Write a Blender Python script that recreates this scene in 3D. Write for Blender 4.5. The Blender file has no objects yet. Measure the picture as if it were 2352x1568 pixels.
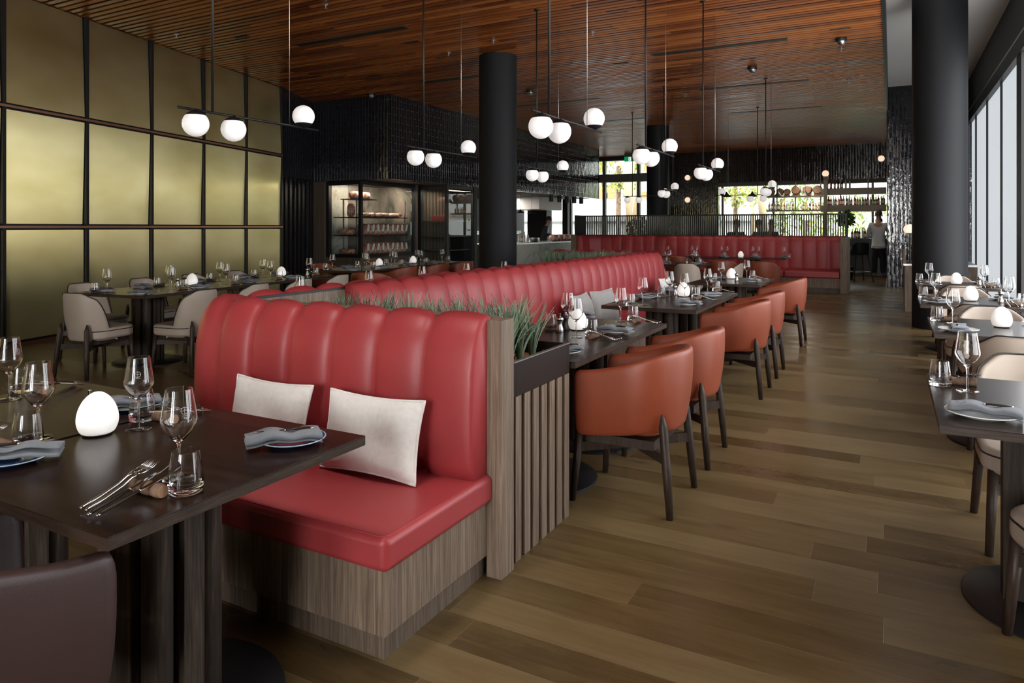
import bpy, math, random
from mathutils import Vector, Matrix
random.seed(7)
PI = math.pi
S = bpy.context.scene
COL = S.collection
V = Vector

# ------------------------------------------------------------------ helpers: shaders
def nd(nt, t, **kw):
    n = nt.nodes.new(t)
    for k, v in kw.items():
        setattr(n, k, v)
    return n
def lk(nt, a, b):
    nt.links.new(a, b)
def mth(nt, op, a, b=None, c=None):
    n = nd(nt, 'ShaderNodeMath', operation=op)
    for i, x in enumerate((a, b, c)):
        if x is None: continue
        if isinstance(x, (int, float)): n.inputs[i].default_value = x
        else: lk(nt, x, n.inputs[i])
    return n.outputs[0]
def ramp(nt, fac, stops):
    r = nd(nt, 'ShaderNodeValToRGB')
    cr = r.color_ramp
    while len(cr.elements) < len(stops): cr.elements.new(.5)
    for e, (p, c) in zip(cr.elements, stops):
        e.position = p; e.color = (*c, 1)
    lk(nt, fac, r.inputs[0])
    return r.outputs[0]
def base(name):
    m = bpy.data.materials.new(name); m.use_nodes = True
    nt = m.node_tree
    return m, nt, nt.nodes['Principled BSDF']
def setp(b, **kw):
    names = dict(col='Base Color', rough='Roughness', metal='Metallic', spec='Specular IOR Level', coat='Coat Weight', coatr='Coat Roughness',
                 trans='Transmission Weight', ior='IOR', ec='Emission Color', es='Emission Strength', sheen='Sheen Weight', alpha='Alpha', aniso='Anisotropic')
    for k, v in kw.items():
        if k in ('col', 'ec') and len(v) == 3: v = (*v, 1)
        b.inputs[names[k]].default_value = v
def obco(nt, scale=(1, 1, 1), kind='Object'):
    tc = nd(nt, 'ShaderNodeTexCoord'); mp = nd(nt, 'ShaderNodeMapping')
    mp.inputs['Scale'].default_value = scale
    lk(nt, tc.outputs[kind], mp.inputs[0])
    return mp.outputs[0]
def noise(nt, vec, scale, detail=3, rough=.5, dist=0):
    n = nd(nt, 'ShaderNodeTexNoise')
    n.inputs['Scale'].default_value = scale; n.inputs['Detail'].default_value = detail
    n.inputs['Roughness'].default_value = rough; n.inputs['Distortion'].default_value = dist
    if vec is not None: lk(nt, vec, n.inputs['Vector'])
    return n.outputs[0]
def bump(nt, b, h, strength=.3, dist=.002):
    n = nd(nt, 'ShaderNodeBump'); n.inputs['Strength'].default_value = strength; n.inputs['Distance'].default_value = dist
    lk(nt, h, n.inputs['Height']); lk(nt, n.outputs[0], b.inputs['Normal'])
def plain(name, col, bs=0, bst=.2, var=.0, **kw):
    m, nt, b = base(name); setp(b, col=col, **kw)
    if bs:
        h = noise(nt, obco(nt), bs, 4)
        bump(nt, b, h, bst)
        if var:
            c = ramp(nt, noise(nt, obco(nt), bs * .25, 3), [(.3, tuple(x * (1 - var) for x in col)), (.7, tuple(min(1, x * (1 + var)) for x in col))])
            lk(nt, c, b.inputs['Base Color'])
    return m
def wood(name, cols, scale=(16, 16, .9), rough=.5, coat=0, fine=9, bst=.15, spec=.5):
    m, nt, b = base(name); setp(b, rough=rough, coat=coat, spec=spec)
    v = obco(nt, scale)
    n1 = noise(nt, v, 1.6, 6, .62, 1.2); n2 = noise(nt, v, fine, 3, .6)
    f = mth(nt, 'ADD', mth(nt, 'MULTIPLY', n1, .7), mth(nt, 'MULTIPLY', n2, .3))
    lk(nt, ramp(nt, f, [(.32, cols[0]), (.5, cols[1]), (.66, cols[2])]), b.inputs['Base Color'])
    bump(nt, b, f, bst, .001)
    return m
def planks(name, width, length, cols, rough, gap=.02, grain=1, spec=.5, gapcol=(.01, .008, .006)):
    m, nt, b = base(name); setp(b, spec=spec)
    tc = nd(nt, 'ShaderNodeTexCoord'); sx = nd(nt, 'ShaderNodeSeparateXYZ'); lk(nt, tc.outputs['Object'], sx.inputs[0])
    X, Y = sx.outputs[0], sx.outputs[1]
    ry = mth(nt, 'DIVIDE', Y, width); r = mth(nt, 'FLOOR', ry)
    w1 = nd(nt, 'ShaderNodeTexWhiteNoise', noise_dimensions='1D'); lk(nt, r, w1.inputs['W'])
    xx = mth(nt, 'ADD', mth(nt, 'DIVIDE', X, length), mth(nt, 'MULTIPLY', w1.outputs[0], 7.3)); c = mth(nt, 'FLOOR', xx)
    cv = nd(nt, 'ShaderNodeCombineXYZ'); lk(nt, r, cv.inputs[0]); lk(nt, c, cv.inputs[1])
    w2 = nd(nt, 'ShaderNodeTexWhiteNoise', noise_dimensions='2D'); lk(nt, cv.outputs[0], w2.inputs['Vector'])
    gv = nd(nt, 'ShaderNodeCombineXYZ'); lk(nt, mth(nt, 'MULTIPLY', X, 1.1), gv.inputs[0]); lk(nt, mth(nt, 'MULTIPLY', Y, 14), gv.inputs[1]); lk(nt, mth(nt, 'MULTIPLY', w2.outputs[0], 40), gv.inputs[2])
    g1 = noise(nt, gv.outputs[0], 1.3, 6, .65, 1.5); 
    gv2 = nd(nt, 'ShaderNodeCombineXYZ'); lk(nt, mth(nt, 'MULTIPLY', X, 2.2), gv2.inputs[0]); lk(nt, mth(nt, 'MULTIPLY', Y, 6), gv2.inputs[1]); lk(nt, mth(nt, 'MULTIPLY', w2.outputs[0], 25), gv2.inputs[2])
    g2 = noise(nt, gv2.outputs[0], .9, 3, .6, .8)
    f = mth(nt, 'ADD', mth(nt, 'MULTIPLY', w2.outputs[0], .31 if grain == 1 else .42), mth(nt, 'ADD', mth(nt, 'MULTIPLY', g1, .52 * grain), mth(nt, 'MULTIPLY', g2, .30 * grain)))
    col = ramp(nt, f, cols)
    if grain == 1:                              # dark knots with drawn-out halos
        kv = nd(nt, 'ShaderNodeCombineXYZ'); lk(nt, mth(nt, 'ADD', mth(nt, 'MULTIPLY', X, .9), mth(nt, 'MULTIPLY', g2, .03)), kv.inputs[0]); lk(nt, mth(nt, 'ADD', mth(nt, 'MULTIPLY', Y, 3.2), mth(nt, 'MULTIPLY', g1, .1)), kv.inputs[1])
        vo = nd(nt, 'ShaderNodeTexVoronoi'); vo.inputs['Scale'].default_value = 1.15; lk(nt, kv.outputs[0], vo.inputs['Vector'])
        kr = nd(nt, 'ShaderNodeMapRange'); lk(nt, vo.outputs[0], kr.inputs[0]); kr.inputs[1].default_value = .02; kr.inputs[2].default_value = .11; kr.inputs[3].default_value = .45
        km = nd(nt, 'ShaderNodeMix', data_type='RGBA', blend_type='MULTIPLY'); km.inputs[0].default_value = 1; lk(nt, col, km.inputs[6]); lk(nt, kr.outputs[0], km.inputs[7]); col = km.outputs[2]
    fy = mth(nt, 'FRACT', ry); fx = mth(nt, 'FRACT', xx)
    ey = mth(nt, 'MINIMUM', fy, mth(nt, 'SUBTRACT', 1, fy)); ex = mth(nt, 'MULTIPLY', mth(nt, 'MINIMUM', fx, mth(nt, 'SUBTRACT', 1, fx)), length / width)
    e = mth(nt, 'MINIMUM', ey, ex)
    k = nd(nt, 'ShaderNodeMapRange'); lk(nt, e, k.inputs[0]); k.inputs[1].default_value = 0; k.inputs[2].default_value = gap
    mx = nd(nt, 'ShaderNodeMix', data_type='RGBA'); lk(nt, k.outputs[0], mx.inputs[0]); mx.inputs[6].default_value = (*gapcol, 1); lk(nt, col, mx.inputs[7])
    lk(nt, mx.outputs[2], b.inputs['Base Color'])
    rr = mth(nt, 'ADD', rough - .13, mth(nt, 'ADD', mth(nt, 'MULTIPLY', g2, .12), mth(nt, 'MULTIPLY', w2.outputs[0], .16))); lk(nt, rr, b.inputs['Roughness'])
    bump(nt, b, mth(nt, 'ADD', k.outputs[0], mth(nt, 'MULTIPLY', g1, .12)), .35, .0015)
    return m
def tile(name, axis):
    m, nt, b = base(name); setp(b, rough=.09, spec=.6)
    tc = nd(nt, 'ShaderNodeTexCoord'); sx = nd(nt, 'ShaderNodeSeparateXYZ'); lk(nt, tc.outputs['Object'], sx.inputs[0])
    cv = nd(nt, 'ShaderNodeCombineXYZ'); lk(nt, sx.outputs[2], cv.inputs[0]); lk(nt, sx.outputs[axis], cv.inputs[1])
    br = nd(nt, 'ShaderNodeTexBrick'); lk(nt, cv.outputs[0], br.inputs['Vector'])
    br.inputs['Scale'].default_value = 1; br.inputs['Brick Width'].default_value = .30; br.inputs['Row Height'].default_value = .085
    br.inputs['Mortar Size'].default_value = .005; br.inputs['Mortar Smooth'].default_value = .3
    br.inputs['Color1'].default_value = (.010, .010, .013, 1); br.inputs['Color2'].default_value = (.017, .016, .020, 1); br.inputs['Mortar'].default_value = (.032, .030, .031, 1)
    br.offset = .5
    lk(nt, br.outputs[0], b.inputs['Base Color'])
    # every tile leans its own small way and its glaze is wavy
    ry = mth(nt, 'DIVIDE', sx.outputs[axis], .085); r = mth(nt, 'FLOOR', ry); fr = mth(nt, 'SUBTRACT', mth(nt, 'FRACT', ry), .5)
    cc = nd(nt, 'ShaderNodeCombineXYZ'); lk(nt, r, cc.inputs[0]); lk(nt, mth(nt, 'FLOOR', mth(nt, 'ADD', mth(nt, 'DIVIDE', sx.outputs[2], .30), mth(nt, 'MULTIPLY', r, .5))), cc.inputs[1])
    wn = nd(nt, 'ShaderNodeTexWhiteNoise', noise_dimensions='2D'); lk(nt, cc.outputs[0], wn.inputs['Vector'])
    lean = mth(nt, 'MULTIPLY', fr, mth(nt, 'MULTIPLY', mth(nt, 'SUBTRACT', wn.outputs[0], .5), 1.0))
    dome = mth(nt, 'MULTIPLY', mth(nt, 'MULTIPLY', fr, fr), -1.1)
    st = nd(nt, 'ShaderNodeCombineXYZ'); lk(nt, mth(nt, 'MULTIPLY', sx.outputs[2], 5), st.inputs[0]); lk(nt, mth(nt, 'MULTIPLY', sx.outputs[axis], 9), st.inputs[1])
    n = noise(nt, st.outputs[0], 1.6, 2, .5)
    h = mth(nt, 'ADD', mth(nt, 'ADD', mth(nt, 'MULTIPLY', n, .7), lean), mth(nt, 'SUBTRACT', dome, mth(nt, 'MULTIPLY', br.outputs[1], .6)))
    bump(nt, b, h, .8, .006)
    return m
def leather(name, col, rough=.42, var=.12):
    m, nt, b = base(name); setp(b, rough=rough, spec=.45)
    v = obco(nt)
    c = ramp(nt, noise(nt, v, 2.2, 3), [(.3, tuple(x * (1 - var) for x in col)), (.7, tuple(x * (1 + var) for x in col))])
    lk(nt, c, b.inputs['Base Color'])
    vo = nd(nt, 'ShaderNodeTexVoronoi'); vo.inputs['Scale'].default_value = 420; lk(nt, v, vo.inputs['Vector'])
    bump(nt, b, mth(nt, 'ADD', vo.outputs[0], mth(nt, 'MULTIPLY', noise(nt, v, 14, 3), .8)), .09, .002)
    return m
def weave(name, c1, c2, sc=300, flat=(1, 0, 1)):
    m, nt, b = base(name); setp(b, rough=.9, spec=.2, sheen=.25)
    v = obco(nt, flat)
    w = nd(nt, 'ShaderNodeTexBrick'); w.inputs['Scale'].default_value = sc; lk(nt, v if flat[2] == 0 else None or v, w.inputs['Vector'])
    mp = nd(nt, 'ShaderNodeMapping'); lk(nt, v, mp.inputs[0])
    if flat[2]: mp.inputs['Rotation'].default_value = (PI / 2, 0, 0)
    lk(nt, mp.outputs[0], w.inputs['Vector'])
    w.inputs['Brick Width'].default_value = 1.1; w.inputs['Row Height'].default_value = .62; w.inputs['Mortar Size'].default_value = .11; w.inputs['Mortar Smooth'].default_value = 1
    n = noise(nt, obco(nt), 45, 4, .65)
    f = mth(nt, 'ADD', mth(nt, 'MULTIPLY', mth(nt, 'SUBTRACT', 1, w.outputs[1]), .40), mth(nt, 'MULTIPLY', n, .6))
    lk(nt, ramp(nt, f, [(.25, c1), (.62, c2)]), b.inputs['Base Color'])
    bump(nt, b, f, .6, .0025)
    return m
def emis(name, col, st, basecol=(.9, .9, .9), rough=.2):
    m, nt, b = base(name); setp(b, col=basecol, rough=rough, ec=col, es=st)
    return m
def pane(name, tint=(.95, .98, .97), refl=.9):
    m, nt, b = base(name); nt.nodes.remove(b)
    t = nd(nt, 'ShaderNodeBsdfTransparent'); t.inputs[0].default_value = (*tint, 1)
    g = nd(nt, 'ShaderNodeBsdfGlossy'); g.inputs['Roughness'].default_value = .01; g.inputs[0].default_value = (refl, refl, refl, 1)
    fr = nd(nt, 'ShaderNodeFresnel'); fr.inputs[0].default_value = 1.5
    ge = nd(nt, 'ShaderNodeNewGeometry'); fac = mth(nt, 'MULTIPLY', fr.outputs[0], mth(nt, 'SUBTRACT', 1, ge.outputs['Backfacing']))
    mx = nd(nt, 'ShaderNodeMixShader'); lk(nt, fac, mx.inputs[0]); lk(nt, t.outputs[0], mx.inputs[1]); lk(nt, g.outputs[0], mx.inputs[2])
    lk(nt, mx.outputs[0], nt.nodes['Material Output'].inputs[0])
    return m
def brass(name):
    """brushed upright: highlights spread sideways along the wall, and stay short up and down"""
    m, nt, b = base(name); setp(b, metal=1, aniso=.93)
    tg = nd(nt, 'ShaderNodeCombineXYZ'); tg.inputs[0].default_value = -.2647; tg.inputs[1].default_value = .9643
    lk(nt, tg.outputs[0], b.inputs['Tangent'])
    v = obco(nt, (60, 60, 3)); v2 = obco(nt, (1.0, 1.0, 2.0))
    n = noise(nt, v, 3, 3, .6); n2 = noise(nt, v2, .7, 3, .5)
    lk(nt, ramp(nt, n2, [(.3, (.66, .55, .24)), (.7, (.84, .74, .40))]), b.inputs['Base Color'])
    lk(nt, mth(nt, 'ADD', .285, mth(nt, 'MULTIPLY', n2, .06)), b.inputs['Roughness'])
    bump(nt, b, mth(nt, 'ADD', mth(nt, 'MULTIPLY', n, .1), mth(nt, 'MULTIPLY', n2, 1.0)), .15, .004)
    return m
def marble(name, cols, sc=1.2):
    m, nt, b = base(name); setp(b, rough=.25)
    v = obco(nt)
    n = noise(nt, v, sc, 8, .62, 2.2)
    lk(nt, ramp(nt, n, [(.3, cols[0]), (.45, cols[1]), (.55, cols[2]), (.7, cols[3])]), b.inputs['Base Color'])
    return m

MT = {}
MT['red'] = leather('red_leather', (.305, .033, .037), .45, .10)
MT['orange'] = leather('rust_leather', (.225, .045, .017), .44, .12)
MT['brown'] = leather('dark_brown_leather', (.052, .028, .025), .45, .1)
MT['cream'] = leather('cream_leather', (.40, .33, .265), .5, .06)
MT['pipe'] = plain('dark_piping', (.015, .012, .012), rough=.5)
MT['top'] = wood('espresso_table_wood', [(.010, .005, .0035), (.019, .010, .007), (.032, .017, .011)], (1.2, 14, 14), .25, 0, 9, .03, .2)
MT['edge'] = wood('table_edge_wood', [(.016, .010, .007), (.036, .022, .015), (.062, .040, .028)], (3, 3, 30), .4, 0, 9, .05, .25)
MT['ped'] = wood('smoked_oak', [(.013, .009, .007), (.032, .023, .017), (.078, .057, .043)], (14, 14, .8), .55, spec=.2)
MT['leg'] = wood('walnut_leg', [(.016, .010, .007), (.032, .020, .014), (.056, .037, .027)], (20, 20, 2), .45, spec=.25)
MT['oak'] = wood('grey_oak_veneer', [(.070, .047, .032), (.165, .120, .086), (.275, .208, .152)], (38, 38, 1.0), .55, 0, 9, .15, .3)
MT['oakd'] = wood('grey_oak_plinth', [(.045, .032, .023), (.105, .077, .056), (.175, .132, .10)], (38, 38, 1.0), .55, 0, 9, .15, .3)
MT['black'] = plain('black_metal', (.010, .010, .011), rough=.42, spec=.35)
MT['colm'] = plain('charcoal_plaster', (.0105, .0112, .0125), 180, .15, .1, rough=.6, spec=.22)
MT['dark'] = plain('black_paint', (.011, .011, .012), rough=.6)
MT['trough'] = plain('bronzed_steel', (.017, .010, .0075), 60, .05, .1, rough=.5, spec=.15)
MT['steel'] = plain('polished_steel', (.62, .62, .62), rough=.16, metal=1)
MT['bsteel'] = plain('brushed_steel', (.45, .45, .45), 90, .05, rough=.32, metal=1)
MT['copper'] = plain('copper_rail', (.58, .30, .20), rough=.35, metal=1)
MT['brass'] = brass('brushed_brass')
MT['tiley'] = tile('black_glazed_tile_along_y', 1); MT['tilex'] = tile('black_glazed_tile_along_x', 0)
m, nt, b = base('clear_glass'); setp(b, col=(1, 1, 1), rough=0, trans=1, ior=1.47); MT['glass'] = m
MT['pane'] = pane('window_glass')
MT['plate'] = plain('white_ceramic', (.72, .71, .68), rough=.2)
MT['blue'] = plain('blue_glazed_ceramic', (.020, .060, .16), 30, .05, .5, rough=.08)
MT['bluerim'] = plain('pale_blue_rim', (.35, .45, .55), rough=.1)
MT['nap'] = weave('grey_linen', (.085, .097, .115), (.19, .208, .23), 700, (1, 1, 0))
MT['cush'] = weave('oatmeal_weave', (.50, .48, .44), (.88, .865, .82), 230)
MT['cushg'] = weave('grey_weave', (.20, .195, .185), (.46, .45, .43), 230)
MT['handle'] = plain('dark_knife_handle', (.018, .009, .006), rough=.38, spec=.25)
MT['bark'] = plain('brown_bark', (.15, .09, .055), 80, .9, .4, rough=.9)
MT['cut'] = plain('cut_wood', (.36, .20, .11), 60, .2, .25, rough=.7)
MT['egg'] = emis('lit_opal_egg', (1, .93, .84), .42, (.85, .85, .85), .25)
MT['globe'] = emis('lit_opal_globe', (1, .93, .88), .40, (.85, .85, .85), .12)
MT['warm'] = emis('warm_opal_globe', (1, .72, .5), .9, (.85, .85, .85), .2)
MT['mulch'] = plain('bark_mulch', (.22, .085, .03), 40, .8, .5, rough=.9)
MT['grass'] = plain('grey_green_blade', (.18, .24, .155), 12, .1, .6, rough=.5)
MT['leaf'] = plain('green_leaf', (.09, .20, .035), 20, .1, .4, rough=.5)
MT['leafout'] = plain('sunlit_leaf', (.30, .40, .10), 8, .1, .4, rough=.6)  # leaf green paled to put the outdoor glare into its colour
MT['palm'] = plain('palm_frond', (.36, .40, .08), 8, .1, .4, rough=.6)
MT['marble'] = marble('grey_pink_marble', [(.06, .055, .045), (.17, .15, .125), (.24, .20, .17), (.22, .12, .085)], 1.0)
MT['marblel'] = marble('pale_marble', [(.25, .27, .22), (.48, .46, .4), (.56, .53, .46), (.35, .24, .16)], 1.4)
MT['meat'] = marble('aged_meat', [(.22, .05, .04), (.44, .16, .12), (.66, .40, .30), (.78, .64, .52)], 9)
MT['tag'] = plain('white_card', (.75, .74, .68), rough=.8)
MT['floor'] = planks('oak_floor', .178, 1.75, [(.24, (.046, .027, .010)), (.40, (.072, .044, .016)), (.56, (.112, .072, .028)), (.80, (.170, .118, .053))], .34, .010, 1, .4, (.15, .105, .055))
MT['ceil'] = planks('cedar_slats', .11, 1.5, [(.15, (.08, .016, .004)), (.42, (.26, .068, .012)), (.62, (.40, .125, .022)), (.9, (.52, .21, .05))], .36, .001, .5)
MT['white'] = plain('white_render', (.72, .71, .69), rough=.9)
MT['white2'] = plain('warm_white_ceiling', (.78, .73, .68), rough=.9)
MT['tan'] = plain('tan_timber_column', (.44, .33, .20), rough=.8)
MT['brick'] = plain('orange_cladding', (.60, .22, .10), rough=.9)
MT['grey'] = plain('grey_bulkhead', (.12, .12, .115), rough=.7)
MT['pave'] = plain('pale_paving', (.45, .43, .4), rough=.9)
MT['skin'] = plain('skin', (.42, .24, .17), rough=.55)
MT['hair'] = plain('dark_hair', (.02, .015, .012), rough=.6)
MT['shirt'] = plain('pale_shirt', (.62, .64, .66), 30, .2, rough=.9)
MT['navy'] = plain('dark_clothing', (.015, .017, .024), rough=.9)
MT['teal'] = plain('blue_clothing', (.06, .14, .18), rough=.9)
MT['barrel'] = wood('barrel_oak', [(.05, .022, .010), (.11, .05, .022), (.18, .09, .042)], (3, 20, 20), .5)
MT['bronze'] = plain('bronze_shelf', (.085, .068, .05), rough=.4, metal=.6)
MT['green'] = plain('exit_green', (.0, .22, .08), rough=.5, ec=(0, .35, .12), es=.6)
MT['signw'] = emis('exit_white', (1, 1, 1), .8)
def bot(n, c): return plain('bottle_' + n, c, rough=.08)
BOT = [bot('amber', (.30, .09, .02)), bot('dark', (.012, .014, .012)), bot('green', (.03, .16, .05)), bot('red', (.22, .015, .015)), bot('pale', (.45, .48, .46)), bot('honey', (.48, .24, .06))]
MT['label'] = plain('bottle_label', (.6, .57, .5), rough=.8)

# ------------------------------------------------------------------ helpers: meshes
class MB:
    """collects shapes of ONE mesh"""
    def __init__(s): s.v = []; s.f = []; s.sm = []
    def add(s, vs, fs, smooth=False, T=None):
        o = len(s.v)
        s.v += [tuple(T @ V(p)) if T else tuple(p) for p in vs]
        s.f += [tuple(i + o for i in f) for f in fs]
        s.sm += [smooth] * len(fs)
        return s
    def box(s, x0, x1, y0, y1, z0, z1, T=None):
        vs = [(x, y, z) for z in (z0, z1) for y in (y0, y1) for x in (x0, x1)]
        return s.add(vs, [(0, 2, 3, 1), (4, 5, 7, 6), (0, 1, 5, 4), (2, 6, 7, 3), (0, 4, 6, 2), (1, 3, 7, 5)], False, T)
    def lathe(s, prof, n=24, T=None, smooth=True, cap=True):
        """prof: (r, z) from bottom to top; r=0 ends closed"""
        if smooth:
            q = []
            for i, (r, z) in enumerate(prof):
                if 0 < i < len(prof) - 1 and r > 1e-6:
                    a, b = V((prof[i - 1][0] - r, prof[i - 1][1] - z)), V((prof[i + 1][0] - r, prof[i + 1][1] - z))
                    if a.length > 1e-7 and b.length > 1e-7 and a.angle(b) < 2.3:
                        for d in (a, b):
                            e = d.normalized() * min(.0007, d.length * .3)
                            q.append((r + e.x, z + e.y) if d is a else None)
                        q.pop(); q.append((r, z)); e = b.normalized() * min(.0007, b.length * .3); q.append((r + e.x, z + e.y)); continue
                elif i in (0, len(prof) - 1) and cap and r > 1e-6:
                    if i == 0: q += [(r, z), (r, z)]; d = V((prof[1][0] - r, prof[1][1] - z)); q[-1] = (r + d.normalized().x * min(.0007, d.length * .3), z + d.normalized().y * min(.0007, d.length * .3))
                    else: d = V((prof[-2][0] - r, prof[-2][1] - z)); q += [(r + d.normalized().x * min(.0007, d.length * .3), z + d.normalized().y * min(.0007, d.length * .3)), (r, z)]
                    continue
                q.append((r, z))
            prof = q
        vs, fs, rows = [], [], []
        for r, z in prof:
            if r < 1e-6: rows.append([len(vs)]); vs.append((0, 0, z))
            else:
                rows.append(list(range(len(vs), len(vs) + n)))
                vs += [(r * math.cos(2 * PI * k / n), r * math.sin(2 * PI * k / n), z) for k in range(n)]
        for a, b in zip(rows, rows[1:]):
            for k in range(n):
                k2 = (k + 1) % n
                if len(a) == 1 and len(b) == 1: continue
                if len(a) == 1: fs.append((a[0], b[k2], b[k]))
                elif len(b) == 1: fs.append((a[k], a[k2], b[0]))
                else: fs.append((a[k], a[k2], b[k2], b[k]))
        if cap:
            if len(rows[0]) > 1: fs.append(tuple(reversed(rows[0])))
            if len(rows[-1]) > 1: fs.append(tuple(rows[-1]))
        return s.add(vs, fs, smooth, T)
    def tube(s, pts, rad, n=10, smooth=True, flat=1.0):
        """swept round bar along pts; rad number or list"""
        pts = [V(p) for p in pts]; m = len(pts)
        if not isinstance(rad, (list, tuple)): rad = [rad] * m
        vs, fs = [], []
        up = V((0, 0, 1))
        d0 = (pts[1] - pts[0]).normalized()
        ref = up if abs(d0.dot(up)) < .95 else V((1, 0, 0))
        for i, p in enumerate(pts):
            d = (pts[min(i + 1, m - 1)] - pts[max(i - 1, 0)]).normalized()
            a = ref - d * ref.dot(d)
            a.normalize(); b = d.cross(a); ref = a
            for k in range(n):
                t = 2 * PI * k / n
                vs.append(tuple(p + a * math.cos(t) * rad[i] * flat + b * math.sin(t) * rad[i]))
        for i in range(m - 1):
            for k in range(n):
                k2 = (k + 1) % n
                fs.append((i * n + k, i * n + k2, (i + 1) * n + k2, (i + 1) * n + k))
        fs.append(tuple(reversed(range(n)))); fs.append(tuple(range((m - 1) * n, m * n)))
        return s.add(vs, fs, smooth)
    def grid(s, rows, smooth=True, closeu=False, capends=False):
        """rows: list of equal-length point lists"""
        n = len(rows[0]); vs = [tuple(p) for r in rows for p in r]; fs = []
        for i in range(len(rows) - 1):
            for k in range(n if closeu else n - 1):
                k2 = (k + 1) % n
                fs.append((i * n + k, i * n + k2, (i + 1) * n + k2, (i + 1) * n + k))
        if capends:
            fs.append(tuple(reversed(range(n)))); fs.append(tuple(range((len(rows) - 1) * n, len(rows) * n)))
        return s.add(vs, fs, smooth)
    def prism(s, poly, z0, z1, T=None, smooth=False):
        n = len(poly)
        vs = [(x, y, z0) for x, y in poly] + [(x, y, z1) for x, y in poly]
        fs = [tuple(reversed(range(n))), tuple(range(n, 2 * n))] + [(k, (k + 1) % n, (k + 1) % n + n, k + n) for k in range(n)]
        return s.add(vs, fs, smooth, T)
    def build(s, name, mat, parent=None, bev=0, sub=0, seg=2):
        me = bpy.data.meshes.new(name); me.from_pydata(s.v, [], s.f)
        me.polygons.foreach_set('use_smooth', s.sm if not bev else [True] * len(s.sm))
        me.materials.append(MT[mat] if isinstance(mat, str) else mat); me.update()
        o = bpy.data.objects.new(name, me); COL.objects.link(o)
        if parent: o.parent = parent
        if bev:
            md = o.modifiers.new('soft', 'BEVEL'); md.width = bev; md.segments = seg; md.limit_method = 'ANGLE'; md.angle_limit = .6
            md.harden_normals = True
        if sub:
            md = o.modifiers.new('smooth', 'SUBSURF'); md.levels = sub; md.render_levels = sub
        return o
def tag(o, label, cat, group=None, kind=None):
    if label: o['label'] = label
    if cat: o['category'] = cat
    if group: o['group'] = group
    if kind: o['kind'] = kind
    return o
def thing(name, label=None, cat=None, loc=(0, 0, 0), rz=0, group=None):
    o = bpy.data.objects.new(name, None); COL.objects.link(o)
    o.location = loc; o.rotation_euler = (0, 0, rz); o.empty_display_size = .1
    return tag(o, label, cat, group)
def struct(o): o['kind'] = 'structure'; return o
def dup(root):
    r = root.copy(); COL.objects.link(r)
    for ch in list(root.children):
        c = ch.copy(); COL.objects.link(c); c.parent = r
        for g in list(ch.children):
            d = g.copy(); COL.objects.link(d); d.parent = c
    return r
USED = set()
def put(proto, loc, rz=0, label=None, group=None, rot=None, scale=None):
    """place the prototype itself first, then copies of it"""
    if proto.name in USED: o = dup(proto)
    else: USED.add(proto.name); o = proto
    o.location = loc; o.rotation_euler = rot if rot else (0, 0, rz)
    if scale: o.scale = scale
    if label: o['label'] = label
    if group: o['group'] = group
    return o
def RZ(a): return Matrix.Rotation(a, 4, 'Z')
def TR(x, y, z): return Matrix.Translation((x, y, z))
def RX(a): return Matrix.Rotation(a, 4, 'X')
def RY(a): return Matrix.Rotation(a, 4, 'Y')
def rbox(x0, x1, y0, y1, z0, z1, r=.03, n=4):
    """rounded-corner (plan) box outline"""
    p = []
    for cx, cy, a in ((x1 - r, y1 - r, 0), (x0 + r, y1 - r, PI / 2), (x0 + r, y0 + r, PI), (x1 - r, y0 + r, 1.5 * PI)):
        p += [(cx + r * math.cos(a + PI / 2 * k / n), cy + r * math.sin(a + PI / 2 * k / n)) for k in range(n + 1)]
    return p
def sm(a, b, x):
    t = max(0, min(1, (x - a) / (b - a))); return t * t * (3 - 2 * t)
# ------------------------------------------------------------------ camera (level, 24.6 mm, with a downward shift like the photo's corrected verticals)
F, HY, EYE, YAW = 1610., 521., 1.40, math.radians(28.44)
cd = bpy.data.cameras.new('camera'); cam = bpy.data.objects.new('camera', cd); COL.objects.link(cam)
cam.location = (0, 0, EYE); cam.rotation_euler = (PI / 2, 0, YAW)
cd.sensor_width = 36; cd.lens = 36 * F / 2352; cd.shift_y = -(784 - HY) / 2352; cd.clip_start = .05; cd.clip_end = 300
S.camera = cam
FW = (-math.sin(YAW), math.cos(YAW)); RT = (math.cos(YAW), math.sin(YAW))
def at(u, v, h=0.):                         # where the sight line through a photo point meets the level h
    z = F * (EYE - h) / (v - HY); l = (u - 1176) / F * z
    return FW[0] * z + RT[0] * l, FW[1] * z + RT[1] * l
def onY(u, v, Y):
    k = (u - 1176) / F; z = Y / (FW[1] + RT[1] * k)
    return FW[0] * z + RT[0] * k * z, Y, EYE - (v - HY) / F * z
def onX(u, v, X):
    k = (u - 1176) / F; z = X / (FW[0] + RT[0] * k)
    return X, FW[1] * z + RT[1] * k * z, EYE - (v - HY) / F * z

# ------------------------------------------------------------------ the room
CZ = 4.15
struct(MB().box(-14, 1.6, -6.1, 27, -.1, 0).build('floor', 'floor'))
c = MB()
k = 0
y = -6.05
while y < 26:
    c.box(-13.6, -.11, y + .004, y + .070, CZ, CZ + .045); y += .11
struct(c.build('ceiling', 'ceil'))
struct(MB().box(-14, -.1, -6.1, 26.2, CZ + .14, CZ + .2).build('ceiling_backing', 'dark'))
struct(MB().box(-.11, -.07, -6.1, 26, CZ - .01, 4.80).build('ceiling_edge_trim', 'black'))
struct(MB().box(-.12, 1.7, -6.1, 19, 4.66, 4.75).build('ceiling_high', 'white2'))
struct(MB().box(-.12, 1.7, 19, 26.2, CZ, CZ + .2).build('ceiling_over_bar', 'dark'))

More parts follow.
